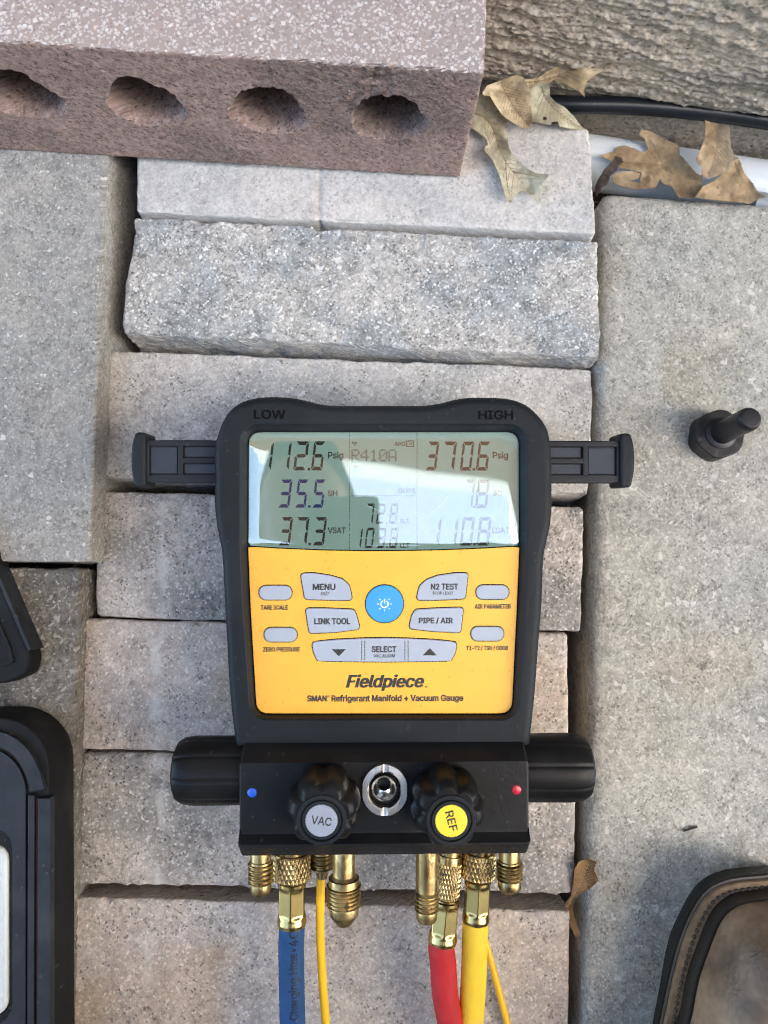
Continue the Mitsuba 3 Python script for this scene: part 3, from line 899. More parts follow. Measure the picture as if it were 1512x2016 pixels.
for t, px, py, w, h in (('Psig', 661, 898, 30, 17), ('SH', 655, 971, 19, 11), ('VSAT', 663, 1044, 35, 12), ('APO', 787, 874, 20, 8), ('°F', 698, 874, 11, 8), ('ODDB', 801, 966, 34, 9), ('SLT', 797, 1026, 18, 9),
                        ('LLT', 797, 1074, 18, 9), ('Psig', 985, 898, 30, 17), ('SC', 979, 971, 19, 11), ('LSAT', 986, 1044, 34, 12), ('+', 700, 918, 7, 7)):
    gadd('caption', text_at(t, px, py, w, h, HL - 0.0001, bold=True, fat=0.00002), 'lcd_dark', screen, smooth=False)
# dot matrix line
DOT = {'R': ['11110', '10001', '10001', '11110', '10100', '10010', '10001'], '4': ['00010', '00110', '01010', '10010', '11111', '00010', '00010'], '1': ['00100', '01100', '00100', '00100', '00100', '00100', '01110'],
       '0': ['01110', '10001', '10011', '10101', '11001', '10001', '01110'], 'A': ['01110', '10001', '10001', '10001', '11111', '10001', '10001']}
ms = []
for k, ch in enumerate('R410A'):
    for r, row in enumerate(DOT[ch]):
        for c, b in enumerate(row):
            if b == '1':
                pxx, pyy = 693 + k * 18.2 + c * 3.35, 886 + r * 3.45
                x, y = L(pxx, pyy, HL)
                d = ln(pxx, pyy, 2.9, HL) / 2
                ms.append(extrude(sbox(x - d, y - d, x + d, y + d), HL - 0.0001, HL))
gadd('dot_matrix_line', cat(ms), 'lcd_line', screen, smooth=False)
ms = [extrude(sbox(*L(a - 0.6, d, HL), *L(b + 0.6, c, HL)), HL - 0.0001, HL - 0.00002) for a, b, c, d in ((688, 688, 852, 1083), (821, 821, 852, 1081))]
ms += [extrude(sbox(*L(692, 976.5, HL), *L(819, 975.3, HL)), HL - 0.0001, HL - 0.00002)]
ms += [extrude(sbox(*L(a, d, HL), *L(b, c, HL)), HL - 0.0001, HL - 0.00002) for a, b, c, d in ((799, 802, 868, 879), (799, 816, 867, 869), (799, 816, 878, 880), (805, 807, 871, 876), (809, 811, 871, 876), (813, 815, 869, 878))]
gadd('divider_line', cat(ms), 'lcd_line', screen, smooth=False)

# buttons
HB = HP + 0.0010


def button(poly, legend, lab, mat='key_grey', bev=0.0005):
    gadd('button_gap', slab(poly.buffer(0.00042), HP - 0.0003, HP + 0.00005, 0.00003, 160, 1), 'black_groove', g)
    b = gadd('button', slab(poly, HP - 0.0003, HB, bev, 200, 5), mat, g, label=lab)
    for k, (m, mt) in enumerate(legend):
        gadd('legend', m, mt, b, smooth=False)
    return b


HT = HB - 0.00006
tx = lambda t, px, py, w, h, b=True: (text_at(t, px, py, w, h, HT, bold=b, fat=0.00013 if h > 9 else 0.00003), 'print_dark')
button(rpoly([(591.5, 1129), (617, 1128), (650, 1133), (674, 1140), (687, 1152), (690.5, 1166), (693.5, 1182), (660, 1182), (600, 1180)], HB, 6), [tx('MENU', 638, 1155.5, 44, 12), tx('EXIT', 640, 1168.5, 16, 7)], 'grey button reading MENU over EXIT')
button(rpoly([(922, 1128), (896, 1128), (862, 1133), (840, 1141), (827, 1153), (823, 1166), (820, 1182), (852, 1182), (916, 1179)], HB, 6), [tx('N2 TEST', 875, 1155, 53, 12), tx('STOP / EXIT', 872, 1168, 41, 7)], 'grey button reading N2 TEST')
button(rpoly([(601, 1197.5), (640, 1197.5), (696, 1200), (702, 1212), (708.5, 1239), (660, 1245), (609, 1247.5)], HB, 6), [tx('LINK TOOL', 654, 1223, 70, 12)], 'grey button reading LINK TOOL')
button(rpoly([(912.5, 1196), (860, 1197.5), (818, 1200), (811, 1212), (805, 1238), (850, 1243), (907, 1246)], HB, 6), [tx('PIPE / AIR', 858, 1222, 66, 13)], 'grey button reading PIPE / AIR')
tri = lambda px, py, s: (extrude(Polygon(LL([(px - 14, py - 6.5 * s), (px + 14, py - 6.5 * s), (px, py + 7.5 * s)], HT)), HT, HT + 0.00012), 'print_dark')
groove = lambda px: (extrude(sbox(*L(px - 1, 1300, HT), *L(px + 1, 1261, HT)), HT - 0.0001, HT + 0.00008), 'print_grey')
button(rpoly([(614, 1264), (660, 1259.5), (710, 1257), (756, 1256), (802, 1257), (852, 1259.5), (899.5, 1264), (897, 1284), (888, 1302), (756, 1303.5), (625, 1302), (617, 1284)], HB, 6),
       [tx('SELECT', 756, 1278, 48, 12), tx('VAC ALARM', 756.5, 1291, 42, 7), tri(667, 1284.5, 1), tri(846, 1283.5, -1)] + [groove(x) for x in (712, 718, 797, 803.5)], 'long grey button with SELECT between two arrows')
for px, py, lab in ((542, 1167, 'small oval button above TARE SCALE'), (970, 1166, 'small oval button above AIR PARAMETER'), (552, 1250, 'small oval button above ZERO PRESSURE'), (960, 1248, 'small oval button above the T1-T2 caption')):
    button(rpoly([(px - 32, py - 14), (px + 32, py - 14), (px + 32, py + 14), (px - 32, py + 14)], HB, 13), [], lab)
pc = L(757, 1189, HB)
pr_ = ln(757, 1189, 37, HB)
ring_p = lambda r0, r1, a0, a1: Polygon(np.vstack([[(r1 * math.cos(a), r1 * math.sin(a)) for a in np.linspace(a0, a1, 40)], [(r0 * math.cos(a), r0 * math.sin(a)) for a in np.linspace(a1, a0, 40)]]))
u = pr_ / 37
icon = [ring_p(6 * u, 8 * u, math.radians(125), math.radians(415)), sbox(-1 * u, 1 * u, 1 * u, 10 * u)]
for k in (0, 1, 3, 4, 5, 6, 7):
    a = math.radians(k * 45)
    if k in (2,):
        continue
    icon.append(affinity.rotate(sbox(11 * u, -0.8 * u, 14.5 * u, 0.8 * u), k * 45, origin=(0, 0)))
icon = [affinity.translate(p, pc[0], pc[1]) for p in icon]
button(Point(*pc).buffer(pr_, quad_segs=40), [(cat([extrude(p, HT, HT + 0.00012) for p in icon]), 'print_white')], 'round blue power button', 'key_blue')
for t, px, py, w, h in (('TARE SCALE', 540, 1196, 53, 9), ('AIR PARAMETER', 970, 1194, 71, 9), ('ZERO PRESSURE', 554, 1278.5, 72, 9), ('T1-T2 / TSH / ODDB', 959, 1276, 82, 10)):
    gadd('caption', text_at(t, px, py, w, h, HP - 0.00005, bold=True, fat=0.0001), 'print_dark', plate, smooth=False)
gadd('caption', text_at('SMAN', 624, 1375, 38, 12, HP - 0.00005, bold=True, fat=0.00014), 'print_dark', plate, smooth=False)
gadd('caption', text_at('®', 647, 1371, 5, 5, HP - 0.00005), 'print_dark', plate, smooth=False)
gadd('caption', text_at('Refrigerant Manifold + Vacuum Gauge', 782.5, 1376, 258, 16, HP - 0.00005, bold=True, fat=0.00014), 'print_dark', plate, smooth=False)
lg = text_at('Fieldpiece', 759, 1344, 152, 32, HP - 0.00005, bold=True, shear=0.26)
# heavier strokes for the maker's slanted lettering
lg2, lg3 = lg.copy(), lg.copy()
lg2.apply_translation([0.00028, 0, 0.00001])
lg3.apply_translation([-0.00028, 0.00005, -0.00001])
gadd('lettering', cat([lg, lg2, lg3]), 'print_dark', plate, smooth=False)
gadd('lettering', text_at('.', 839, 1352, 3.5, 3.5, HP - 0.00005, bold=True), 'print_dark', plate, smooth=False)

# hanging arms
for sgn in (-1, 1):
    X = (lambda x: x) if sgn < 0 else (lambda x: 1507.5 - x + 0)
    hk = labels and number('manifold_gauge__side_arm')
    ha = -0.016
    xs = lambda a, b: sorted((L(X(a), 912, ha)[0], L(X(b), 912, ha)[0]))
    yy = lambda a, b: (L(756, b, ha)[1], L(756, a, ha)[1])
    x0, x1 = xs(288, 445)
    ya, yb = yy(868, 950)
    parts = [boxm(x0, x1, ya + 0.0006, yb - 0.0006, ha - 0.012, ha - 0.0022)]

    def rib(xa, xb, yt, yl, top=ha):
        q0, q1 = xs(xa, xb)
        r0, r1 = yy(yt, yl)
        parts.append(rbox(q0, q1, r0, r1, ha - 0.006, top, 0.0005))
    rib(288, 446, 867, 879)
    rib(287, 447, 934, 951)
    rib(349.5, 360, 872, 946, ha - 0.0001)
    rib(352, 448, 901, 912.5, ha - 0.0002)
    rib(283, 293.5, 870, 948, ha - 0.0001)
    arm = gadd('side_arm', cat(parts), 'hook_black', g, label='black side hook arm on the ' + ('left' if sgn < 0 else 'right'))
    for xa, xb, yt, yl in ((296, 347, 881.5, 932), (363, 446, 881, 899), (363, 446, 914.5, 932)):
        q0, q1 = xs(xa, xb)
        r0, r1 = yy(yt, yl)
        gadd('recess_panel', boxm(q0, q1, r0, r1, ha - 0.004, ha - 0.0016), 'hook_floor', arm)
    q0, q1 = xs(260, 289)
    r0, r1 = yy(852.5, 959.5)
    pp = sbox(q0, r0, q1, r1)
    outer = q0 if sgn < 0 else q1
    curve = [(outer + (-sgn) * 0.0022 * (abs(t) ** 2.5), (r0 + r1) / 2 + t * (r1 - r0) / 2) for t in np.linspace(-1, 1, 25)]
    inner = q1 if sgn < 0 else q0
    ep = Polygon(curve + [(inner, r1), (inner, r0)]).buffer(-0.0018).buffer(0.0018, quad_segs=6)
    gadd('end_stop', cat([slab(ep, ha - 0.016, ha + 0.0022, 0.0016, 160, 4)]), 'black_rubber', arm)

# manifold block
x0, x1 = L(471.5, 1560, 0.010)[0], L(1041, 1560, 0.010)[0]
prof_px = [((756, 1440), -0.006), ((756, 1455), -0.002), ((756, 1498), 0.0095), ((756, 1500.5), 0.0100), ((756, 1636), 0.0100), ((756, 1640), 0.0102), ((756, 1661), 0.0143), ((756, 1665), 0.0143), ((756, 1669), 0.0130), ((756, 1682), 0.0070)]
prof = [(L(*p, h)[1], h) for p, h in prof_px]
yb = prof[-1][0] + 0.0008
prof += [(yb, -0.034), (prof[0][0], -0.034)]
prof = np.array(prof)


def block_mesh():
    def sec(x, s):
        c = prof.mean(0)
        return np.c_[np.full(len(prof), x), c[0] + (prof[:, 0] - c[0]) * s, c[1] + (prof[:, 1] - c[1]) * s]
    xs_ = [(x0, 0.94), (x0 + 0.0004, 0.975), (x0 + 0.0012, 1.0), (x1 - 0.0012, 1.0), (x1 - 0.0004, 0.975), (x1, 0.94)]
    m = loft([sec(x, s) for x, s in xs_])
    if m.volume < 0:
        m = tm(m.vertices, m.faces[:, ::-1])
    return m


gadd('manifold_block', block_mesh(), 'black_metal', g, smooth=25)
for px, py, mt, lab in ((496.5, 1560.5, 'dot_blue', 'small blue dot'), (1017, 1555, 'dot_red', 'small red dot')):
    p = xyz(px, py, 0.010)
    gadd('marker_dot', place(lathe([(0.0022, -0.001), (0.0022, 0.0001), (0.0019, 0.00035), (0.001, 0.0005), (0.0, 0.00055)], 40), p, [0, 0, 1]), mt, g, label=lab)


def flute(n, depth, sharp=3.0, phase=0.0):
    def fn(r, z, th):
        c = 0.5 + 0.5 * np.cos(n * (th + phase))
        return r - depth * c ** sharp * np.minimum(1, r / 0.008)
    return fn


def front_knob(px0, py0, px1, py1, legend, lab_mat, rot, lab, phase):
    hb, hf = 0.0105, 0.034
    c0, c1 = L(px0, py0, hb), L(px1, py1, hf)
    c = (c0 + c1) / 2
    R = ln(px1, py1, 74, 0.026)
    z = lambda t: hb + t * (hf - hb)
    fn = flute(7, 0.0022, 2.5, phase)
    pf = [(R * 0.90, hb), (R * 0.97, z(0.05)), (R * 1.0, z(0.3)), (R * 0.985, z(0.55)), (R * 0.95, z(0.72)), (R * 0.90, z(0.84)), (R * 0.82, z(0.92)), (R * 0.735, z(0.96)), (R * 0.70, z(0.965))]
    m = lathe(pf, 168, fn)
    k = gadd('knob', place(m, [c[0], c[1], 0], [0, 0, 1]), 'black_knob', g, label=lab, smooth=35)
    u = ln(px1, py1, 1, hf)
    cc = [c1[0], c1[1], 0]
    gadd('cap_ring', place(lathe([(50 * u, z(0.90)), (50 * u, hf - 0.0006), (49 * u, hf - 0.0001), (47.5 * u, hf), (42 * u, hf), (41.2 * u, hf - 0.0004), (41 * u, hf - 0.0016), (39.5 * u, hf - 0.0016), (39 * u, hf - 0.0003), (38 * u, hf + 0.0001), (33 * u, hf + 0.0001), (0, hf + 0.0001)], 96), cc, [0, 0, 1]), 'black_rubber', k, smooth=35)
    d = gadd('badge', place(lathe([(31.5 * u, hf), (31.5 * u, hf + 0.0002), (31 * u, hf + 0.00028), (0, hf + 0.00028)], 80), cc, [0, 0, 1]), lab_mat, k)
    t = meshkit.text_mesh(legend, 0.004, 0.0001, bold=True)
    t.apply_translation([-t.bounds.mean(0)[0], -t.bounds.mean(0)[1], 0])
    t.vertices[:, 0] *= 40 * u / np.ptp(t.vertices[:, 0])
    t.vertices[:, 1] *= 16.5 * u / np.ptp(t.vertices[:, 1])
    t.apply_transform(trimesh.transformations.rotation_matrix(math.radians(rot), [0, 0, 1]))
    t.apply_translation([c1[0], c1[1], hf + 0.00025])
    sk = scene  # lettering is printed on the badge; kept as a sibling so that the key has no fourth level
    gadd('badge_lettering', t, 'print_dark', k, smooth=False)


front_knob(641, 1561, 633, 1615.5, 'VAC', 'label_grey', -8, 'black front knob with a grey VAC badge', 0.2)
front_knob(873, 1561, 888.5, 1616, 'REF', 'label_yellow', -76, 'black front knob with a yellow REF badge', 0.55)

for sgn, (xa, xb), py, lab in ((-1, (344, 500), 1515.5, 'black fluted knob on the left end'), (1, (1162, 1010), 1511, 'black fluted knob on the right end')):
    hc = -0.010
    R = ln(420, 1515, 66, hc)
    pa, pb = xyz(xa, py, hc), xyz(xb, py, hc)
    ln_ = abs(pb[0] - pa[0])
    z = lambda t: t * ln_
    pf = [(R * 0.97, ln_), (R * 0.985, ln_ * 0.9), (R, ln_ * 0.55), (R, ln_ * 0.30), (R * 0.99, ln_ * 0.22), (R * 0.95, ln_ * 0.12), (R * 0.85, ln_ * 0.05), (R * 0.66, ln_ * 0.012), (0, 0)]
    pf = [(r, ln_ - q) for r, q in pf]
    m = lathe(pf, 168, flute(9, 0.00045, 20.0, 0.17))
    gadd('knob', place(m, [pb[0], pb[1], hc], [sgn, 0, 0], xdir=(0, 1, 0)), 'black_knob', g, label=lab, smooth=30)

# sight glass
sc = L(757.5, 1556.5, 0.0122)
u = ln(757, 1556, 1, 0.0122)
def mf(m):
    m = m.copy()
    m.merge_vertices()
    f = m.faces if m.volume > 0 else m.faces[:, ::-1]
    return manifold3d.Manifold(manifold3d.Mesh(np.asarray(m.vertices, np.float32), np.asarray(f, np.uint32)))


def unmf(m):
    q = m.to_mesh()
    return tm(q.vert_properties[:, :3], q.tri_verts)


fl = lathe([(46 * u, 0.009), (46 * u, 0.0118), (45.2 * u, 0.0123), (35 * u, 0.0124), (32.5 * u, 0.0120), (31.2 * u, 0.0110), (31 * u, 0.0045), (0, 0.0045)], 160, lambda r, z, th: r * (1 - 0.035 * np.exp(-(np.minimum(th % math.pi, math.pi - th % math.pi) / 0.22) ** 2)))
fl.vertices[:, 1] *= 1.11
slot = cat([])if False else manifold3d.Manifold.batch_hull([manifold3d.Manifold.sphere(8.8 * u, 32).translate([0, y_ * u, 0.0124 + 3.5 * u]) for y_ in (-49, 49)])
flm = unmf(mf(fl) - slot)
sg = gadd('port_flange', place(flm, [sc[0], sc[1], 0], [0, 0, 1]), 'steel', g, smooth=30, label='round slotted steel flange of the centre port')
gadd('port_well', place(lathe([(30.9 * u, 0.0046), (30.9 * u, 0.0108), (29.9 * u, 0.0108), (29.5 * u, 0.005), (0, 0.005)], 96), [sc[0], sc[1], 0], [0, 0, 1]), 'black_groove', sg)
bd = np.array([-0.02, 0.60, 0.80])
bc_ = np.array([sc[0] - 1 * u, sc[1] + 1.5 * u, 0.0085])
ball = manifold3d.Manifold.sphere(28 * u, 128)
cone = mf(place(lathe([(10.5 * u, 5 * u), (11.5 * u, 18 * u), (12.6 * u, 21 * u), (15 * u, 24 * u), (16 * u, 30 * u)], 96), [0, 0, 0], bd))
gadd('nipple', place(unmf(ball - cone), bc_, [0, 0, 1]), 'chrome', sg, smooth=30, label='chrome ball with a dark bore')
gadd('bore', place(lathe([(12.2 * u, 6 * u), (12.2 * u, 19.5 * u), (11.6 * u, 19.5 * u), (11.2 * u, 8 * u), (0, 7 * u)], 64), bc_, bd), 'black_groove', sg)


# ------------------------------------------------------------------ brass fittings and hoses
def fit_axis(pxc, py0, py1, h0, h1):
    a, b = xyz(pxc[0], py0, h0), xyz(pxc[1], py1, h1)
    return a, b - a


def threads(r0, r1, za, zb, n, dep):
    out = []
    for k in range(n * 8 + 1):
        t = k / (n * 8)
        out.append((r0 + (r1 - r0) * t - dep * (0.5 - 0.5 * math.cos(2 * math.pi * n * t)), za + (zb - za) * t))
    return out


def port(pxc, rows, h, lab, name='port', mat='brass'):
    """rows: list of (photo y, half width in photo px); 't' rows give threads"""
    y0 = rows[0][0]
    a = xyz(pxc, y0, h)
    pf = []
    for q in rows:
        d = abs(L(pxc, q[0], h)[1] - a[1])
        r = ln(pxc, q[0], q[1], h)
        if len(q) > 2:
            dn = abs(L(pxc, q[2], h)[1] - a[1])
            rn = ln(pxc, q[2], q[3], h)
            pf += threads(r, rn, d, dn, q[4], 0.00075)
        else:
            pf.append((r, d))
    m = lathe(pf, 56)
    dr_ = np.array([0, -1.0, 0])
    return gadd(name, place(m, a, dr_), mat, g, smooth=35, label=lab)


port(513, [(1660, 20), (1692, 20), (1694, 21.5), (1698, 21.5), (1699, 24.5), (1700, 25, 1736, 25, 4), (1738, 20), (1741, 20.5), (1750, 21), (1757, 18.5), (1761, 14), (1762, 0)], -0.004, 'brass flare port at the left end of the block')
port(1003, [(1655, 20), (1692, 20), (1694, 21.5), (1697, 21.5), (1698, 25), (1699, 26, 1729, 26, 4), (1731, 21), (1736, 22), (1746, 22.5), (1752, 19), (1755, 15), (1755.5, 0)], -0.004, 'brass flare port at the right end of the block')
port(677, [(1650, 22), (1722, 22), (1724, 23.5), (1727, 26), (1728, 30), (1741, 30.5), (1742, 34, 1780, 34, 5), (1781, 29), (1785, 29.5), (1796, 29), (1800, 28), (1816, 17), (1819, 15), (1820.5, 8), (1821, 0)], 0.002, 'large brass flare port with a coned tip')
port(840, [(1650, 21.5), (1752, 21.5), (1754, 20.5), (1757, 23), (1758, 24, 1790, 24, 4), (1791, 20), (1795, 21), (1808, 20.5), (1813, 17), (1816, 12), (1816.5, 0)], 0.002, 'long brass flare port beside the red hose')
port(634, [(1660, 21), (1678, 21), (1679, 22.5, 1708, 22, 3), (1710, 15), (1716, 13), (1724, 11), (1728, 10), (1729, 0)], -0.020, 'small brass sensor fitting on the yellow cable')


def knurl_fn(n, pitch, dep, za, zb):
    def fn(r, z, th):
        if z < za or z > zb:
            return r
        s = z / pitch
        t1 = np.abs(((n * th / (2 * np.pi) + s) % 1) - 0.5) * 2
        t2 = np.abs(((n * th / (2 * np.pi) - s) % 1) - 0.5) * 2
        return r - dep * np.clip(1.15 - 2.2 * np.minimum(1 - t1, 1 - t2), 0, 1)
    return fn


def hose(name, lab, cat_, pxc, yn0, yn1, yf1, rn_px, rf_px, rh_px, path_px, mat, h, band=False, tilt=0.0):
    """path_px: (x, y, z) world heights of the hose centre line under the ferrule"""
    key = thing(name, lab, cat_)
    c0 = xyz(pxc[0], yn0, h)
    c1 = xyz(pxc[1], yf1, h + tilt)
    ax = c1 - c0
    len_all = np.linalg.norm(ax)
    fr = (yn1 - yn0) / (yf1 - yn0)
    ln_n = len_all * fr
    r = ln(pxc[0], yn0, rn_px, h)
    b = 0.0035 if band else 0.0006
    zs = np.linspace(b + 0.0004, ln_n - 0.0012, 70)
    pf = [(r * 0.80, -0.003), (r * 0.80, 0.0), (r * 0.93, 0.0), (r * 0.96, b)] + [(r, z) for z in zs] + [(r * 0.95, ln_n - 0.0008), (r * 0.86, ln_n - 0.0002), (r * 0.70, ln_n)]
    m = lathe(pf, 240, knurl_fn(26, 0.0050, 0.00042, b + 0.0004, ln_n - 0.0012))
    gadd('coupling_nut', place(m, c0, ax), 'brass', key, smooth=60)
    rf = ln(pxc[1], yf1, rf_px, h)
    rh = ln(pxc[1], yf1, rh_px, h)
    # crimped ferrule: round at both ends, six pressed flats between
    n, th = 96, np.linspace(0, 2 * np.pi, 96, endpoint=False)
    rings = []
    L0, L1 = ln_n * 0.985, len_all
    for t in np.linspace(0, 1, 40):
        flat = np.clip(min((t - 0.12) / 0.08, (0.80 - t) / 0.08), 0, 1)
        flat = flat * flat * (3 - 2 * flat)
        base = rf * (0.90 if t < 0.04 else 1.0) * (0.96 if t > 0.95 else 1.0) * (1 + 0.05 * np.clip((t - 0.82) / 0.1, 0, 1))
        hexr = base * 0.90 / np.cos(((th + 0.5) % (np.pi / 3)) - np.pi / 6)
        rr = base * (1 - flat) + np.minimum(base * 1.01, hexr * 0.985) * flat
        z = L0 + (L1 - L0) * t
        rings.append(np.c_[rr * np.cos(th), rr * np.sin(th), np.full(n, z)])
    rings.append(np.c_[rh * 0.98 * np.cos(th), rh * 0.98 * np.sin(th), np.full(n, L1 - 0.0003)])
    gadd('ferrule', place(loft(rings), c0, ax), 'brass_bright', key, smooth=40)
    end = GO + GX * c1[0] + GY * c1[1] + GN * c1[2]
    axw = GX * ax[0] + GY * ax[1] + GN * ax[2]
    axw /= np.linalg.norm(axw)
    pts = [end - axw * 0.0012, end + axw * 0.004] + [W(*p) for p in path_px]
    path = spline_open(np.array(pts), 110)
    add('hose', sweep(path, rh, 40), mat, key, smooth=60)
    return key, path, rh


bh, bpath, brh = hose('blue_hose', 'blue rubber hose with black print on the left below the gauge', 'hose', (575.5, 574.5), 1676, 1731, 1820, 38, 27.5, 25.5,
                      [(573.5, 1850, 0.0385), (574, 1920, 0.035), (576, 2016, 0.030), (585, 2150, 0.022), (610, 2330, 0.012), (650, 2500, 0.0095)], 'hose_blue', -0.018)
rh_, rpath, rrh = hose('red_hose', 'red rubber hose bending right below the gauge', 'hose', (886, 870.5), 1681, 1768, 1855, 26, 27, 26,
                       [(871, 1885, 0.0375), (875, 1945, 0.034), (887, 2016, 0.030), (905, 2150, 0.022), (940, 2330, 0.012), (960, 2500, 0.0095)], 'hose_red', -0.018, band=True, tilt=0.001)
yh_, ypath, yrh = hose('yellow_hose', 'thick yellow rubber hose beside the red hose', 'hose', (943, 936.5), 1675, 1728, 1813, 34, 26, 25,
                       [(935, 1845, 0.0365), (932, 1930, 0.032), (927, 2016, 0.027), (925, 2150, 0.020), (915, 2330, 0.012), (900, 2500, 0.0095)], 'hose_yellow', -0.020)

# print along the blue hose
t = meshkit.text_mesh('Charging Hose • 40', 0.0042, 0.0001, bold=True)
t = trimesh.Trimesh(*trimesh.remesh.subdivide_to_size(t.vertices, t.faces, 0.0012))
tv = np.array(t.vertices)
seg = np.r_[0, np.cumsum(np.linalg.norm(np.diff(bpath, axis=0), axis=1))]
tt, aa, bb = frames(bpath)
s = 0.0012 + (tv[:, 0].max() - tv[:, 0]) * 0.0475 / np.ptp(tv[:, 0])
cen = np.stack([np.interp(s, seg, bpath[:, k]) for k in range(3)], 1)
axd = np.stack([np.interp(s, seg, tt[:, k]) for k in range(3)], 1)
east = np.array([1.0, 0, 0]) - axd * axd[:, :1]
east /= np.linalg.norm(east, axis=1, keepdims=True)
upn = np.cross(east, -axd)
upn *= np.sign(upn[:, 2:])
ang = math.pi / 2 - 0.30 + (tv[:, 1] - 0.0018) / brh
rad = brh + 0.00006 + tv[:, 2] * 0.6
pv = cen + rad[:, None] * (np.cos(ang)[:, None] * east + np.sin(ang)[:, None] * upn)
add('lettering', tm(pv, t.faces), 'hose_print', bh, smooth=False)

# thin yellow sensor cables
for pts, w, lab in (([(631, 1718, None), (631.5, 1745, 0.040), (630, 1800, 0.037), (632, 1880, 0.031), (637, 1960, 0.025), (643, 2030, 0.019), (665, 2200, 0.006), (720, 2450, 0.005)], 8.6, 'thin yellow cable beside the blue hose'),
                    ([(925, 1780, 0.010), (940, 1810, 0.009), (958, 1862, 0.009), (974, 1920, 0.008), (999, 2016, 0.007), (1040, 2180, 0.006), (1100, 2450, 0.005)], 7.0, 'thin yellow cable slanting out right of the yellow hose')):
    P = []
    for x, y, z in pts:
        if z is None:
            q = xyz(x, y, -0.020)
            P.append(GO + GX * q[0] + GY * q[1] + GN * q[2])
        else:
            P.append(W(x, y, z))
    k = thing('sensor_cable', lab, 'cable')
    scene[k] = mikit.ply(sweep(spline_open(np.array(P), 80), w / 3.9e3 * 1.0, 20), MAT['cable_yellow'], smooth=60)

# ------------------------------------------------------------------ bolt on the slab
bt = thing('anchor_bolt', 'black bolt with a large nut standing on the slab', 'bolt')
nc = W(1401, 862, 0.0)
hexp = Polygon([(0.0158 * math.cos(a), 0.0158 * math.sin(a)) for a in np.radians([20, 80, 140, 200, 260, 320])]).buffer(-0.0085).buffer(0.0085, quad_segs=14)
nut = slab(hexp, -0.001, 0.0125, 0.0008, 120, 3)
nv = np.array(nut.vertices)
rr = np.hypot(nv[:, 0], nv[:, 1])
nv[:, 2] = np.where((rr > 0.0136) & (nv[:, 2] > 0.005), np.minimum(nv[:, 2], 0.0125 - (rr - 0.0136) * 1.6), nv[:, 2])
nut = tm(nv, nut.faces)
nut.apply_translation(nc)
add('nut', nut, 'bolt_black', bt, smooth=25)
pf = [(0.0092, 0.0115), (0.0090, 0.0132), (0.0074, 0.0140), (0.0066, 0.0142), (0.0065, 0.0165), (0.0065, 0.0455), (0.0062, 0.0468), (0.0052, 0.0484), (0.0046, 0.0487), (0, 0.0487)]
add('shank', place(lathe(pf, 64), nc, [0.01, 0.02, 1]), 'bolt_black', bt, smooth=35)

# ------------------------------------------------------------------ cable, pipe
k = thing('black_cable', 'thick black cable along the foot of the rough wall', 'cable')
cp = [(940, 205, 0.004), (1060, 203, 0.006), (1120, 206, 0.008), (1200, 207, 0.008), (1300, 212, 0.007), (1400, 222, 0.006), (1512, 238, 0.006), (1650, 262, 0.006), (1900, 310, 0.004)]
scene[k] = mikit.ply(sweep(spline_open(np.array([W(*p) for p in cp]), 90), 0.0051, 28), MAT['cable_black'], smooth=60)
k = thing('plastic_pipe', 'white plastic pipe lying between the slab and the wall under the leaves', 'pipe')
pa, pb = W(1100, 312, -0.022), W(1512, 372, -0.022)
pd = (pb - pa) / np.linalg.norm(pb - pa)
scene[k] = mikit.ply(sweep(np.array([pa - pd * 0.10, pa, (pa + pb) / 2, pb, pb + pd * 0.5]), 0.0165, 48), MAT['pvc'], smooth=60)
k = thing('grey_conduit', 'short grey pipe end at the right edge between the leaves and the slab', 'pipe')
pa = W(1482, 398, -0.008)
scene[k] = mikit.ply(sweep(np.array([pa, pa + np.array([0.03, -0.005, 0]), pa + np.array([0.2, -0.035, 0])]), 0.0065, 32), MAT['pvc_grey'], smooth=60)


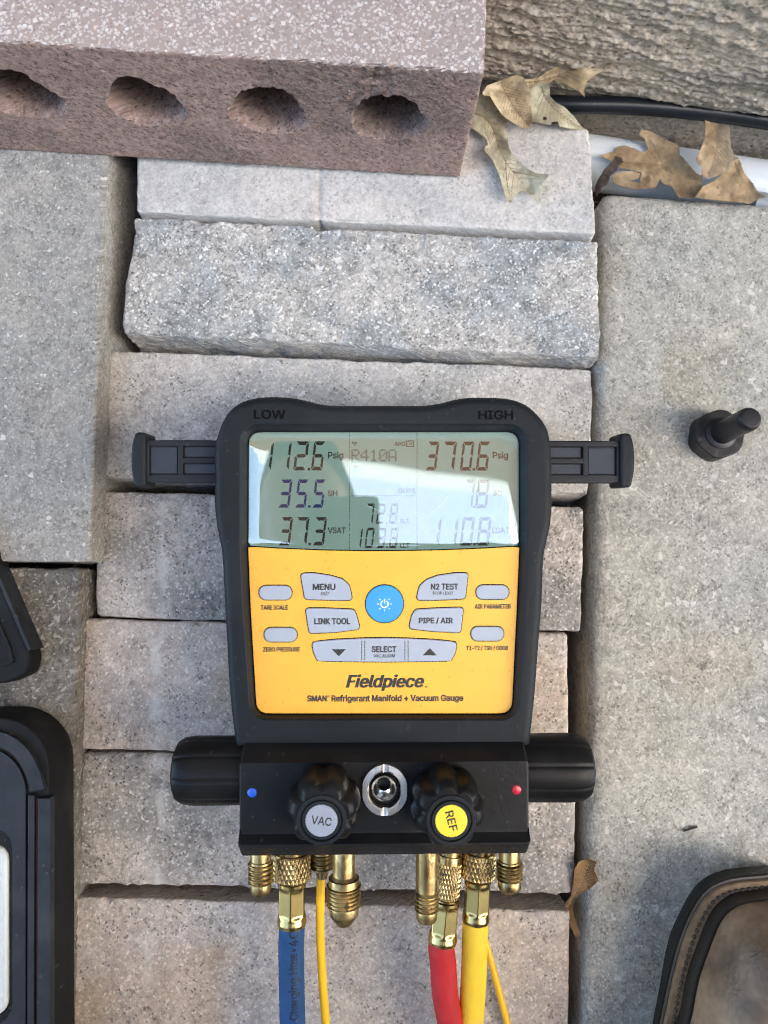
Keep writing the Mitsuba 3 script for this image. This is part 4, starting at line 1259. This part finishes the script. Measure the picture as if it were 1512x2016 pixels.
# ------------------------------------------------------------------ leaves
def leaf_mesh(outline, zfun, holes=(), thick=0.00022, res=2.2):
    """outline in photo pixels; zfun(x, y) gives the height of each point of the blade"""
    poly = Polygon(outline).buffer(0)
    for h in holes:
        poly = poly.difference(Point(h[0], h[1]).buffer(h[2], quad_segs=3))
    bnd = [np.array(poly.exterior.segmentize(res).coords)[:-1]] + [np.array(r.segmentize(res).coords)[:-1] for r in poly.interiors]
    x0, y0, x1, y1 = poly.bounds
    X, Y = np.meshgrid(np.arange(x0, x1, res), np.arange(y0, y1, res))
    X = X + (np.arange(len(X))[:, None] % 2) * res / 2
    pts = np.c_[X.ravel(), Y.ravel()]
    inner = poly.buffer(-res * 0.55)
    pts = pts[shapely.contains_xy(inner, pts[:, 0], pts[:, 1])]
    P = np.vstack(bnd + [pts])
    tri = Delaunay(P).simplices
    cen = P[tri].mean(1)
    tri = tri[shapely.contains_xy(poly, cen[:, 0], cen[:, 1])]
    Z = np.array([zfun(x, y) for x, y in P])
    V = np.array([W(x, y, z) for (x, y), z in zip(P, Z)])
    a, b, c = V[tri[:, 0]], V[tri[:, 1]], V[tri[:, 2]]
    flip = np.cross(b - a, c - a)[:, 2] < 0
    tri[flip] = tri[flip][:, ::-1]
    m = trimesh.Trimesh(V, tri, process=False)
    N = np.array(m.vertex_normals)
    V2 = np.vstack([V, V - N * thick])
    nb = len(V)
    ed = np.sort(np.vstack([tri[:, [0, 1]], tri[:, [1, 2]], tri[:, [2, 0]]]), axis=1)
    dire = np.vstack([tri[:, [0, 1]], tri[:, [1, 2]], tri[:, [2, 0]]])
    _, inv, cnt = np.unique(ed, axis=0, return_inverse=True, return_counts=True)
    be = dire[cnt[inv.ravel()] == 1]
    F = np.vstack([tri, tri[:, ::-1] + nb, np.c_[be[:, 1], be[:, 0], be[:, 0] + nb], np.c_[be[:, 1], be[:, 0] + nb, be[:, 1] + nb]])
    return tm(V2, F)


def wavy(z0, amp, f=0.035, seed=0, gx=0.0, gy=0.0, cx=0.0, cy=0.0):
    def fn(x, y):
        n = meshkit.fbm(np.array([x * f, y * f, seed * 3.7]), 2, seed) - 0.5
        m = meshkit.fbm(np.array([x * f * 0.55 + 9, y * f * 0.55, seed * 1.9]), 2, seed + 5) - 0.5
        return z0 + amp * 2.4 * n + amp * 5.0 * m + gx * (x - cx) + gy * (y - cy)
    return fn


def leaf(name, lab, outline, zf0, mat, veins=(), holes=(), vr=0.00032, fold=0.00014):
    key = thing(name, lab, 'leaf')
    rib = LineString(spline_open(np.array(veins[0], float), 24)) if veins else None
    outp = Polygon(outline).buffer(0).exterior

    def zf(x, y):
        q = Point(x, y)
        if rib is None:
            return zf0(x, y)
        r = rib.distance(q)
        tip = math.exp(-outp.distance(q) / 7.0)                # the margins curl
        return zf0(x, y) + fold * r + 0.0022 * tip * (meshkit.noise(np.array([x * 0.045, y * 0.045, 4.0]), 3) - 0.35)
    add('blade', leaf_mesh(outline, zf, holes), mat, key, smooth=60)
    for v in veins:
        pts = spline_open(np.array(v, float), 24)
        P = np.array([W(x, y, zf(x, y) + 0.0001) for x, y in pts])
        add('vein', sweep(P, np.linspace(vr * 1.2, vr * 0.5, len(P)), 8), 'leaf_vein', key, smooth=60)
    if rib is not None:
        side, inner = [], Polygon(outline).buffer(-1.5)
        for i_, t_ in enumerate(np.arange(0.08, 0.95, 0.07)):
            q = np.array(rib.interpolate(t_, normalized=True).coords[0])
            q2 = np.array(rib.interpolate(min(t_ + 0.02, 1), normalized=True).coords[0])
            tg = (q2 - q) / (np.linalg.norm(q2 - q) + 1e-9)
            for sg_ in (-1, 1):
                a_ = sg_ * math.radians(48)
                dv = np.array([tg[0] * math.cos(a_) - tg[1] * math.sin(a_), tg[0] * math.sin(a_) + tg[1] * math.cos(a_)])
                ray_ = LineString([q, q + dv * 90]).intersection(inner)
                ray_ = min(getattr(ray_, 'geoms', [ray_]), key=lambda g_: g_.distance(Point(*q))) if not ray_.is_empty else ray_
                if ray_.is_empty or ray_.geom_type != 'LineString' or ray_.length < 5 or ray_.distance(Point(*q)) > 1:
                    continue
                pts = [np.array(ray_.interpolate(f_, normalized=True).coords[0]) + tg * 3.0 * f_ * f_ for f_ in np.linspace(0, 0.82, 7)]
                P = np.array([W(x, y, zf(x, y) + 0.00004) for x, y in pts])
                side.append(sweep(P, np.linspace(vr * 0.55, vr * 0.25, 7), 5))
        if side:
            add('side_veins', cat(side), 'leaf_vein', key, smooth=60)
    return key


o7 = lambda pts: [(930 + x / 6.048, 90 + y / 6.048) for x, y in pts]
o8 = lambda pts: [(1160 + x / 4.295, 230 + y / 4.295) for x, y in pts]
leaf('oak_leaf', 'pale olive oak leaf lying flat on the paver right of the red brick',
     o7([(-120, 640), (60, 560), (200, 620), (330, 760), (420, 900), (375, 965), (425, 1060), (420, 1160), (470, 1290), (560, 1380), (640, 1460), (760, 1520), (915, 1530), (840, 1640), (850, 1720), (800, 1790), (830, 1900), (740, 1830), (640, 1740), (570, 1725),
         (500, 1790), (460, 1870), (420, 1850), (370, 1720), (330, 1560), (280, 1450), (235, 1350), (140, 1250), (150, 1200), (190, 1180), (160, 1100), (60, 1020), (-40, 960), (-140, 800)]),
     wavy(0.0165, 0.0018, 0.03, 3), 'leaf_olive', veins=[o7([(0, 800), (230, 960), (330, 1250), (480, 1500), (600, 1640)]), o7([(480, 1500), (640, 1530), (800, 1560)]), o7([(400, 1360), (410, 1600), (440, 1780)])], holes=[(930 + 235 / 6.05, 90 + 960 / 6.05, 2.2)])
leaf('oak_leaf', 'tan folded oak leaf leaning over the paver edge beside the brick corner',
     o7([(120, 560), (180, 470), (330, 420), (520, 345), (610, 380), (660, 470), (700, 560), (700, 700), (715, 930), (660, 990), (560, 960), (440, 890), (350, 820), (270, 700), (210, 600), (130, 590)]),
     wavy(0.027, 0.0020, 0.03, 5, gy=-0.00006, cx=1010, cy=200), 'leaf_tan', veins=[o7([(335, 430), (440, 640), (560, 820), (680, 960)])])
leaf('oak_leaf', 'bright curled oak leaf standing up against the rough wall above the cable',
     o7([(560, 400), (700, 400), (800, 375), (860, 330), (1000, 250), (1130, 220), (1230, 165), (1350, 90), (1400, 150), (1520, 160), (1640, 180), (1660, 250), (1560, 300), (1480, 330), (1400, 390), (1350, 440), (1330, 520), (1340, 610), (1260, 530), (1160, 490), (1060, 430), (960, 405), (900, 450), (800, 440), (730, 480), (670, 530), (610, 470)]),
     wavy(0.030, 0.0030, 0.03, 7, gy=-0.00003, cx=1090, cy=160), 'leaf_tan', veins=[o7([(600, 430), (850, 410), (1080, 330), (1260, 240), (1350, 110)])])
leaf('oak_leaf', 'spotted olive leaf with a small hole bent down behind the paver corner',
     o7([(690, 520), (800, 445), (915, 450), (925, 600), (1000, 680), (1100, 730), (1200, 830), (1270, 920), (1330, 1000), (1180, 990), (1040, 960), (1020, 900), (950, 900), (930, 940), (820, 920), (705, 900), (700, 700)]),
     wavy(0.0175, 0.0022, 0.03, 9, gx=-0.00005, cx=1090, cy=220), 'leaf_olive', holes=[(930 + 865 / 6.05, 90 + 865 / 6.05, 4.0), (930 + 1000 / 6.05, 90 + 925 / 6.05, 4.5)], veins=[o7([(820, 480), (930, 700), (1100, 850), (1300, 980)])])
leaf('oak_leaf', 'broad brown lobed oak leaf on the white pipe left of the upright leaf',
     o8([(90, 325), (220, 290), (240, 250), (300, 240), (380, 265), (450, 305), (500, 270), (470, 190), (420, 150), (440, 110), (520, 120), (640, 190), (760, 240), (765, 320), (830, 390), (910, 480), (960, 500), (950, 600), (880, 690), (760, 680), (700, 590), (620, 560), (600, 520),
         (560, 600), (400, 610), (300, 590), (210, 560), (190, 500), (260, 460), (380, 460), (430, 480), (420, 520), (330, 540), (430, 560), (440, 470), (330, 440), (240, 430), (180, 370)]),
     wavy(-0.001, 0.0022, 0.025, 11, gy=0.00005, cx=1260, cy=320), 'leaf_brown', veins=[o8([(180, 370), (500, 390), (760, 440), (930, 500)]), o8([(620, 410), (560, 260), (480, 160)]), o8([(620, 410), (700, 330), (760, 260)])])
leaf('oak_leaf', 'brown oak leaf standing upright against the black cable',
     o8([(980, 30), (1080, 60), (1185, 80), (1190, 190), (1200, 260), (1230, 330), (1270, 350), (1200, 380), (1150, 470), (1080, 500), (1010, 520), (950, 490), (960, 430), (920, 400), (905, 350), (950, 260), (975, 180), (985, 100)]),
     wavy(0.006, 0.0020, 0.03, 13, gy=-0.00003, cx=1410, cy=300), 'leaf_brown', veins=[o8([(1060, 50), (1085, 200), (1060, 350), (1000, 500)])])
leaf('oak_leaf', 'curled brown leaf with an ochre rim at the right end of the leaf pile',
     o8([(1195, 365), (1270, 360), (1310, 470), (1380, 560), (1440, 650), (1500, 675), (1430, 690), (1360, 735), (1240, 720), (1120, 710), (960, 690), (900, 680), (960, 590), (1060, 540), (1130, 480), (1180, 440)]),
     wavy(0.001, 0.0030, 0.035, 15, gy=0.00001, cx=1440, cy=370), 'leaf_brown', veins=[o8([(1230, 380), (1290, 520), (1420, 660)])])
leaf('dry_leaf', 'dark shrivelled leaf at the corner of slab and pavers', o8([(45, 600), (80, 520), (130, 440), (200, 380), (220, 330), (270, 345), (290, 380), (250, 410), (230, 460), (180, 500), (160, 560), (110, 600), (60, 680)]),
     wavy(0.004, 0.0040, 0.05, 17), 'leaf_dark')
leaf('dry_leaf', 'small ochre leaf stuck in the gap between slab and pavers at the lower right',
     [(1108, 1800), (1113, 1778), (1124, 1764), (1129, 1740), (1131, 1712), (1140, 1696), (1157, 1691), (1174, 1697), (1169, 1712), (1178, 1735), (1163, 1748), (1146, 1757), (1132, 1770), (1127, 1792), (1143, 1840), (1134, 1847), (1120, 1818)],
     wavy(0.0015, 0.0008, 0.05, 19, gx=0.00004, gy=-0.00005, cx=1150, cy=1720), 'leaf_deep', veins=[[(1116, 1785), (1136, 1750), (1160, 1698)]])
leaf('dry_leaf', 'tiny rust coloured leaf scrap in the gap between slab and coarse paver', [(1163, 722), (1166, 700), (1174, 660), (1182, 640), (1186, 668), (1180, 700), (1172, 718)], wavy(-0.010, 0.002, 0.06, 21), 'leaf_deep')
leaf('dry_leaf', 'round orange brown leaf scrap in the gap left of the pavers', [(139, 1612), (144, 1602), (152, 1599), (160, 1606), (160, 1622), (153, 1632), (143, 1630)], wavy(0.000, 0.001, 0.06, 23), 'leaf_deep')
k = thing('twig', 'short dark twig on the slab above the boot', 'twig')
scene[k] = mikit.ply(sweep(spline_open(np.array([W(1345, 1636, 0.001), W(1358, 1632, 0.0015), W(1372, 1628, 0.001)]), 12), 0.0006, 8), MAT['leaf_dark'], smooth=60)

# ------------------------------------------------------------------ tool case (lower left)
tc = thing('tool_case', 'black plastic tool case with ribbed rails at the lower left edge', 'case')
ZC = 0.040
cpl = lambda pts, z: Polygon([W(x, y, z)[:2] for x, y in pts])


def smooth_poly(p, r):
    return p.buffer(-r).buffer(r, quad_segs=12).buffer(r).buffer(-r)


shell_top = smooth_poly(cpl([(-400, 1412), (97, 1412), (98, 2400), (-400, 2400)], ZC), 0.028)
shell_bot = shell_top.buffer(0.0015)
cC = np.array(shell_top.centroid.coords[0])
shell = loft([ring3(polar(shell_bot, 360, cC), 0.0125), ring3(polar(shell_bot, 360, cC), 0.016), ring3(polar(shell_top.buffer(0.0003), 360, cC), ZC - 0.004), ring3(polar(shell_top.buffer(-0.0007), 360, cC), ZC - 0.001), ring3(polar(shell_top.buffer(-0.002), 360, cC), ZC - 0.0004)])
add('shell', shell, 'case_dark', tc, smooth=35)


def strip(xa, xb, ya, yb, z0, z1, mat, name, r=0.0006):
    p = [W(xa, ya, z1)[:2], W(xb, ya, z1)[:2], W(xb, yb, z1)[:2], W(xa, yb, z1)[:2]]
    P = np.array(p[::-1])
    c_ = P.mean(0)
    ins = lambda e: np.array([q - np.sign(q - c_) * e for q in P])
    add(name, loft([ring3(P, z0), ring3(P, z1 - r), ring3(ins(r * 0.3), z1 - r * 0.3), ring3(ins(r), z1)]), mat, tc)


strip(54.5, 65.5, 1566, 2400, ZC - 0.003, ZC + 0.0032, 'case_black', 'rail')
strip(74, 97, 1572, 2400, ZC - 0.003, ZC + 0.0032, 'case_black', 'rail')
strip(66, 73.5, 1570, 2400, ZC - 0.003, ZC + 0.0002, 'case_red', 'seal')
panel = smooth_poly(cpl([(-400, 1500), (54, 1500), (54, 2400), (-400, 2400)], ZC), 0.022)
# curved corner rail
arc = spline_open(np.array([W(x, y, ZC + 0.002) for x, y in ((-160, 1449), (-60, 1449), (0, 1455), (33, 1472), (57, 1503), (70, 1535), (74, 1555))]), 50)
arcp = LineString(arc[:, :2]).buffer(0.0036, cap_style='flat')
add('corner_rail', extrude(arcp, ZC - 0.002, ZC + 0.0030), 'case_black', tc, smooth=30)
lid = smooth_poly(cpl([(-400, 1470), (53, 1470), (53, 2400), (-400, 2400)], ZC), 0.024)
rec = smooth_poly(cpl([(-400, 1630), (27, 1630), (27, 2015), (-400, 2015)], ZC), 0.010)
rec2 = smooth_poly(cpl([(-400, 1660), (21, 1660), (21, 2000), (-400, 2000)], ZC), 0.008)
add('lid_panel', extrude(lid.difference(rec), ZC - 0.002, ZC + 0.0016), 'case_black', tc, smooth=30)
add('frame', extrude(rec.difference(rec2), ZC - 0.002, ZC + 0.0008), 'case_dark', tc, smooth=30)
rc = np.array(rec2.centroid.coords[0])
add('silver_inlay', slab(rec2.buffer(-0.0006), ZC - 0.002, ZC + 0.0026, 0.0022, 200, 5), 'case_silver', tc)

tr = thing('tool_tray', 'dark plastic tray corner with a slanted edge above the tool case', 'tray')
ZT = 0.026
tp = smooth_poly(cpl([(-330, 1040), (-18, 1040), (-4, 1140), (50, 1262), (59, 1296), (52, 1326), (14, 1343), (-330, 1376)], ZT), 0.004)
tcn = np.array(tp.centroid.coords[0])
add('tray_body', loft([ring3(polar(tp.buffer(0.0006), 300, tcn), 0.0125), ring3(polar(tp.buffer(0.0004), 300, tcn), ZT - 0.002), ring3(polar(tp.buffer(-0.0006), 300, tcn), ZT - 0.0004), ring3(polar(tp.buffer(-0.002), 300, tcn), ZT), ring3(polar(tp.buffer(-0.006), 300, tcn), ZT - 0.0004)]), 'case_dark', tr, smooth=35)
inn = tp.buffer(-0.0085)
inn2 = tp.buffer(-0.0115)
add('rim_bead', extrude(inn.difference(inn2), ZT - 0.001, ZT + 0.0006), 'case_dark', tr, smooth=30)
e0, e1 = W(-8, 1110, ZT), W(64, 1278, ZT)
edn = np.array([e1[1] - e0[1], -(e1[0] - e0[0]), 0])
edn /= np.linalg.norm(edn)
e0b = e0 - (e1 - e0) * 0.6
fl = Polygon([e0b[:2], e1[:2], (e1 + edn * 0.0016)[:2], (e0b + edn * 0.0016)[:2]])
add('edge_flange', extrude(fl.buffer(0.0001), 0.0125, ZT + 0.0022), 'case_black', tr)

# ------------------------------------------------------------------ the photographer
me = thing('person', 'person in brown leather work boots crouching at the lower right with a phone', 'person')


def limbs(balls, bones, res, it=6):
    """hulls of neighbouring joint balls, joined and smoothed into one skin"""
    sp = {k: manifold3d.Manifold.sphere(r, 28).translate(list(map(float, p))) for k, (p, r) in balls.items()}
    m = manifold3d.Manifold.batch_boolean([manifold3d.Manifold.batch_hull([sp[k] for k in b]) for b in bones], manifold3d.OpType.Add)
    m = m.refine_to_length(res)
    q = m.to_mesh()
    t = trimesh.Trimesh(q.vert_properties[:, :3], q.tri_verts, process=True)
    trimesh.smoothing.filter_taubin(t, iterations=it)
    return t


RT, SD = np.array([1.0, 0, 0]), -FWD                             # right of the phone, and away from the scene
PH = lambda x, y, z: EYE + RT * x + UPV * y + SD * z             # phone frame, origin at its lens
J = {  # joint: centre, radius
    'pelvis_l': ((-0.09, -0.88, 0.47), 0.105), 'pelvis_r': ((0.09, -0.87, 0.47), 0.105), 'belly': ((0.0, -0.79, 0.62), 0.125), 'chest_l': ((-0.10, -0.60, 0.80), 0.105), 'chest_r': ((0.06, -0.61, 0.80), 0.105),
    'should_l': ((-0.22, -0.48, 0.86), 0.060), 'should_r': ((0.12, -0.50, 0.85), 0.060), 'neck0': ((-0.06, -0.40, 0.90), 0.060), 'neck1': ((-0.085, -0.22, 0.93), 0.054),
    'skull': ((-0.095, -0.060, 0.975), 0.090), 'jaw': ((-0.095, -0.085, 0.885), 0.052), 'face': ((-0.095, -0.015, 0.918), 0.066),
    'elb_l': ((-0.34, -0.60, 0.60), 0.044), 'wrist_l': ((-0.22, -0.40, 0.50), 0.030), 'elb_r': ((0.225, -0.52, 0.56), 0.044), 'wrist_r': (PH(0.095, -0.150, 0.016), 0.029),
    'knee_l': ((-0.12, -0.60, 0.085), 0.066), 'ank_l': ((-0.12, -1.00, 0.075), 0.045), 'knee_r': ((0.23, -0.40, 0.52), 0.066), 'ank_r': ((0.205, -0.42, 0.13), 0.046),
    'palm_r0': (PH(0.060, -0.118, 0.010), 0.021), 'palm_r1': (PH(0.034, -0.070, 0.006), 0.013), 'palm_r2': (PH(0.030, -0.132, 0.004), 0.014), 'palm_l0': ((-0.195, -0.365, 0.50), 0.024), 'palm_l1': ((-0.160, -0.320, 0.50), 0.016), 'palm_l2': ((-0.205, -0.310, 0.50), 0.016),
}
for k_, (y0_, ln_f) in enumerate(((-0.066, 0.050), (-0.087, 0.058), (-0.108, 0.055), (-0.128, 0.044))):
    J[f'f{k_}a'] = (PH(0.026, y0_, 0.000), 0.0092)
    J[f'f{k_}b'] = (PH(0.014, y0_ + 0.002, -0.0100), 0.0086)
    J[f'f{k_}c'] = (PH(0.014 - ln_f * 0.55, y0_ + 0.005, -0.0105), 0.0078)
    J[f'f{k_}d'] = (PH(0.014 - ln_f, y0_ + 0.004, -0.0085), 0.0068)
    xl = -0.207 + 0.016 * k_
    J[f'g{k_}a'] = ((xl, -0.305, 0.50), 0.0095)
    J[f'g{k_}b'] = ((xl + 0.006, -0.270, 0.492), 0.0088)
    J[f'g{k_}c'] = ((xl + 0.010, -0.255 + 0.003 * (k_ % 2), 0.467), 0.0078)
J['t0'], J['t1'], J['t2'] = (PH(0.046, -0.092, 0.017), 0.0135), (PH(0.026, -0.070, 0.021), 0.0105), (PH(0.004, -0.058, 0.0185), 0.0085)
J['u0'], J['u1'], J['u2'] = ((-0.165, -0.350, 0.496), 0.0135), ((-0.135, -0.325, 0.484), 0.0105), ((-0.122, -0.300, 0.470), 0.0085)
B = [('pelvis_l', 'pelvis_r', 'belly'), ('belly', 'chest_l', 'chest_r'), ('chest_l', 'chest_r', 'should_l', 'should_r'), ('should_l', 'should_r', 'neck0'), ('neck0', 'neck1'), ('neck1', 'jaw'), ('skull', 'jaw', 'face'), ('neck1', 'skull'),
     ('should_l', 'elb_l'), ('elb_l', 'wrist_l'), ('should_r', 'elb_r'), ('elb_r', 'wrist_r'), ('pelvis_l', 'knee_l'), ('knee_l', 'ank_l'), ('pelvis_r', 'knee_r'), ('knee_r', 'ank_r'),
     ('wrist_r', 'palm_r0'), ('palm_r0', 'palm_r1', 'palm_r2'), ('wrist_l', 'palm_l0'), ('palm_l0', 'palm_l1', 'palm_l2'), ('palm_r0', 't0'), ('t0', 't1'), ('t1', 't2'), ('palm_l0', 'u0'), ('u0', 'u1'), ('u1', 'u2')]
for k_ in range(4):
    B += [('palm_r1', f'f{k_}a') if k_ < 2 else ('palm_r2', f'f{k_}a'), (f'f{k_}a', f'f{k_}b'), (f'f{k_}b', f'f{k_}c'), (f'f{k_}c', f'f{k_}d'), ('palm_l2', f'g{k_}a') if k_ < 2 else ('palm_l1', f'g{k_}a'), (f'g{k_}a', f'g{k_}b'), (f'g{k_}b', f'g{k_}c')]
fw = np.array([0, 0.55, -0.83])                                   # where the face looks
fc = np.array(J['face'][0])
J['nose'] = (fc + fw * 0.066 + [0, 0.005, -0.006], 0.010)
J['brow'] = (fc + fw * 0.058 + [0, 0.026, 0.016], 0.011)
J['ear_l'], J['ear_r'] = (np.array([-0.182, -0.075, 0.935]), 0.014), (np.array([-0.008, -0.075, 0.935]), 0.014)
B += [('brow', 'nose'), ('ear_l', 'skull'), ('ear_r', 'skull')]
add('body', limbs(J, B, 0.006, 4), 'skin', me, smooth=True)
fat = lambda keys, d: {k: (J[k][0], J[k][1] + d) for k in keys}
jk = ['pelvis_l', 'pelvis_r', 'belly', 'chest_l', 'chest_r', 'should_l', 'should_r', 'neck0', 'elb_l', 'wrist_l', 'elb_r', 'wrist_r']
add('jacket', limbs(fat(jk, 0.012), [b for b in B if all(k in jk for k in b)], 0.015), 'jacket', me, smooth=True)
tk = ['pelvis_l', 'pelvis_r', 'knee_l', 'ank_l', 'knee_r', 'ank_r']
add('trousers', limbs(fat(tk, 0.014), [('pelvis_l', 'pelvis_r'), ('pelvis_l', 'knee_l'), ('knee_l', 'ank_l'), ('pelvis_r', 'knee_r'), ('knee_r', 'ank_r')], 0.015), 'trousers', me, smooth=True)
CAP = {'a': ((-0.095, -0.070, 0.995), 0.096), 'b': ((-0.095, -0.035, 0.990), 0.088)}
add('cap', limbs({**CAP, 'd': ((-0.128, 0.068, 0.965), 0.016), 'e': ((-0.062, 0.068, 0.965), 0.016)}, [('a', 'b'), ('b', 'd', 'e')], 0.012, 3), 'cap', me, smooth=True)
ph = thing('phone', 'dark phone in the right hand of the crouching person, mirrored in the screen', 'phone')
pm = rbox(-0.063, 0.012, -0.130, 0.0180, 0.0025, 0.0105, 0.0030)
PM = np.eye(4)
PM[:3, 0], PM[:3, 1], PM[:3, 2], PM[:3, 3] = RT, UPV, SD, EYE
pm.apply_transform(PM)
add('shell', pm, 'phone_black', ph)
for nm_, (x_, y_) in (('lens_ring', (0.0, 0.0)), ('lens_ring', (-0.021, 0.0)), ('lens_ring', (0.0, -0.021))):
    q = lathe([(0.0075, 0.0), (0.0075, 0.0016), (0.0070, 0.0020), (0.0062, 0.0020), (0.0060, 0.0010), (0, 0.0010)] if (x_, y_) != (0.0, 0.0) else [(0.0075, 0.0), (0.0075, 0.0012), (0.0070, 0.0015), (0.0062, 0.0015), (0.0060, 0.0006), (0, 0.0006)], 48)
    add(nm_, place(q, PH(x_, y_, 0.0026), FWD), 'phone_black', ph)

# ------------------------------------------------------------------ the boot
bo = 'person__boot'
labels[bo] = {'label': 'brown leather work boot with a dark rubber sole'}


def boot_outline(pts, z, n=300, axis=((1522, 1700), (1400, 2700))):
    """the side the photo shows, mirrored about the boot's axis, closed round the heel"""
    a, b = W(*axis[0], z)[:2], W(*axis[1], z)[:2]
    d = (b - a) / np.linalg.norm(b - a)
    nrm = np.array([-d[1], d[0]])
    P = np.array([W(x, y, z)[:2] for x, y in pts])
    s, w = (P - a) @ d, -(P - a) @ nrm
    w = np.abs(w)
    s0, w0 = s[0], w[0]
    hs = [(0.300, 0.0), (0.296, 0.020), (0.280, 0.034), (0.25, 0.040), (0.20, 0.041), (0.15, 0.046), (0.115, max(w0, 0.05))]
    half = hs + [(x, y) for x, y in zip(s, w)]
    half[-1] = (half[-1][0], 0.0)
    h = spline_open(np.array(half), 160)
    left = np.array([a + d * x - nrm * y for x, y in h])
    right = np.array([a + d * x + nrm * y * 1.0 for x, y in h[1:-1][::-1]])
    return Polygon(np.vstack([left, right])).buffer(0)


SOLE = [(1287, 2016), (1303, 1931), (1319, 1851), (1347, 1787), (1380, 1739), (1418, 1718), (1458, 1710), (1522, 1706)]
WELT = [(1297, 2014), (1313, 1937), (1339, 1841), (1365, 1783), (1394, 1747), (1434, 1729), (1476, 1723), (1526, 1720)]
VAMP = [(1350, 2016), (1366, 1944), (1396, 1851), (1424, 1796), (1456, 1775), (1490, 1769), (1530, 1766)]
bc = W(1440, 2250, 0.02)[:2]
NBO = 480
sole_p, welt_p, vamp_p = boot_outline(SOLE, 0.004), boot_outline(WELT, 0.031), boot_outline(VAMP, 0.036)
bc = np.array(welt_p.centroid.coords[0])
br = lambda p, z: ring3(polar(p, NBO, bc), z)
sole = loft([br(sole_p.buffer(-0.001), 0.0), br(sole_p.buffer(0.0002), 0.004), br(sole_p, 0.018), br(sole_p.buffer(-0.001), 0.022), br(sole_p.buffer(-0.004), 0.026), br(welt_p, 0.0300), br(welt_p.buffer(-0.0008), 0.0312), br(welt_p.buffer(-0.0065), 0.0318)])
add('sole', sole, 'boot_rubber', bo, smooth=40)
welt = loft([br(welt_p.buffer(-0.0020), 0.030), br(welt_p.buffer(-0.0022), 0.0326), br(welt_p.buffer(-0.0028), 0.0332), br(welt_p.buffer(-0.0100), 0.0332), br(welt_p.buffer(-0.0104), 0.0320)])
add('welt', welt, 'welt', bo, smooth=40)
rand = loft([br(vamp_p.buffer(0.0036), 0.0305), br(vamp_p.buffer(0.0034), 0.0345), br(vamp_p.buffer(0.0028), 0.0372), br(vamp_p.buffer(0.0018), 0.0388), br(vamp_p.buffer(0.0004), 0.0392), br(vamp_p.buffer(-0.001), 0.0385)])
add('toe_rand', rand, 'boot_rand', bo, smooth=50)
rings = []
ac = W(1400, 2420, 0.05)[:2]
for t in np.linspace(0, 1, 30):
    a = t * math.pi / 2
    p = vamp_p.buffer(-0.052 * (1 - math.cos(a)) * 0.66 - 0.0002)
    if p.geom_type != 'Polygon':
        p = max(p.geoms, key=lambda q: q.area)
    xy = polar(p, NBO, np.array(p.centroid.coords[0]) if False else bc)
    z = 0.036 + 0.040 * math.sin(a)
    heel = np.clip((bc[1] - xy[:, 1]) / 0.12, -0.4, 1)
    zz = z + 0.055 * math.sin(a) * np.clip(heel + 0.25, 0, 1)
    wr = (meshkit.fbm(np.c_[xy * 45, zz * 40], 3, 3) - 0.5) * 0.003 * math.sin(a)
    rings.append(np.c_[xy, zz + wr])
add('upper', loft(rings), 'leather', bo, smooth=60)
# stitches along the welt
mid = welt_p.buffer(-0.0058).exterior
st = []
sl = mid.length
for s in np.arange(0, sl, 0.0034):
    q0, q1 = np.array(mid.interpolate(s).coords[0]), np.array(mid.interpolate(s + 0.0024).coords[0])
    m_ = (q0 + q1) / 2
    st.append(sweep(np.array([[*q0, 0.0331], [*m_, 0.0338], [*q1, 0.0331]]), [0.0006, 0.0010, 0.0006], 6))
add('stitching', cat(st), 'thread', bo, smooth=60)
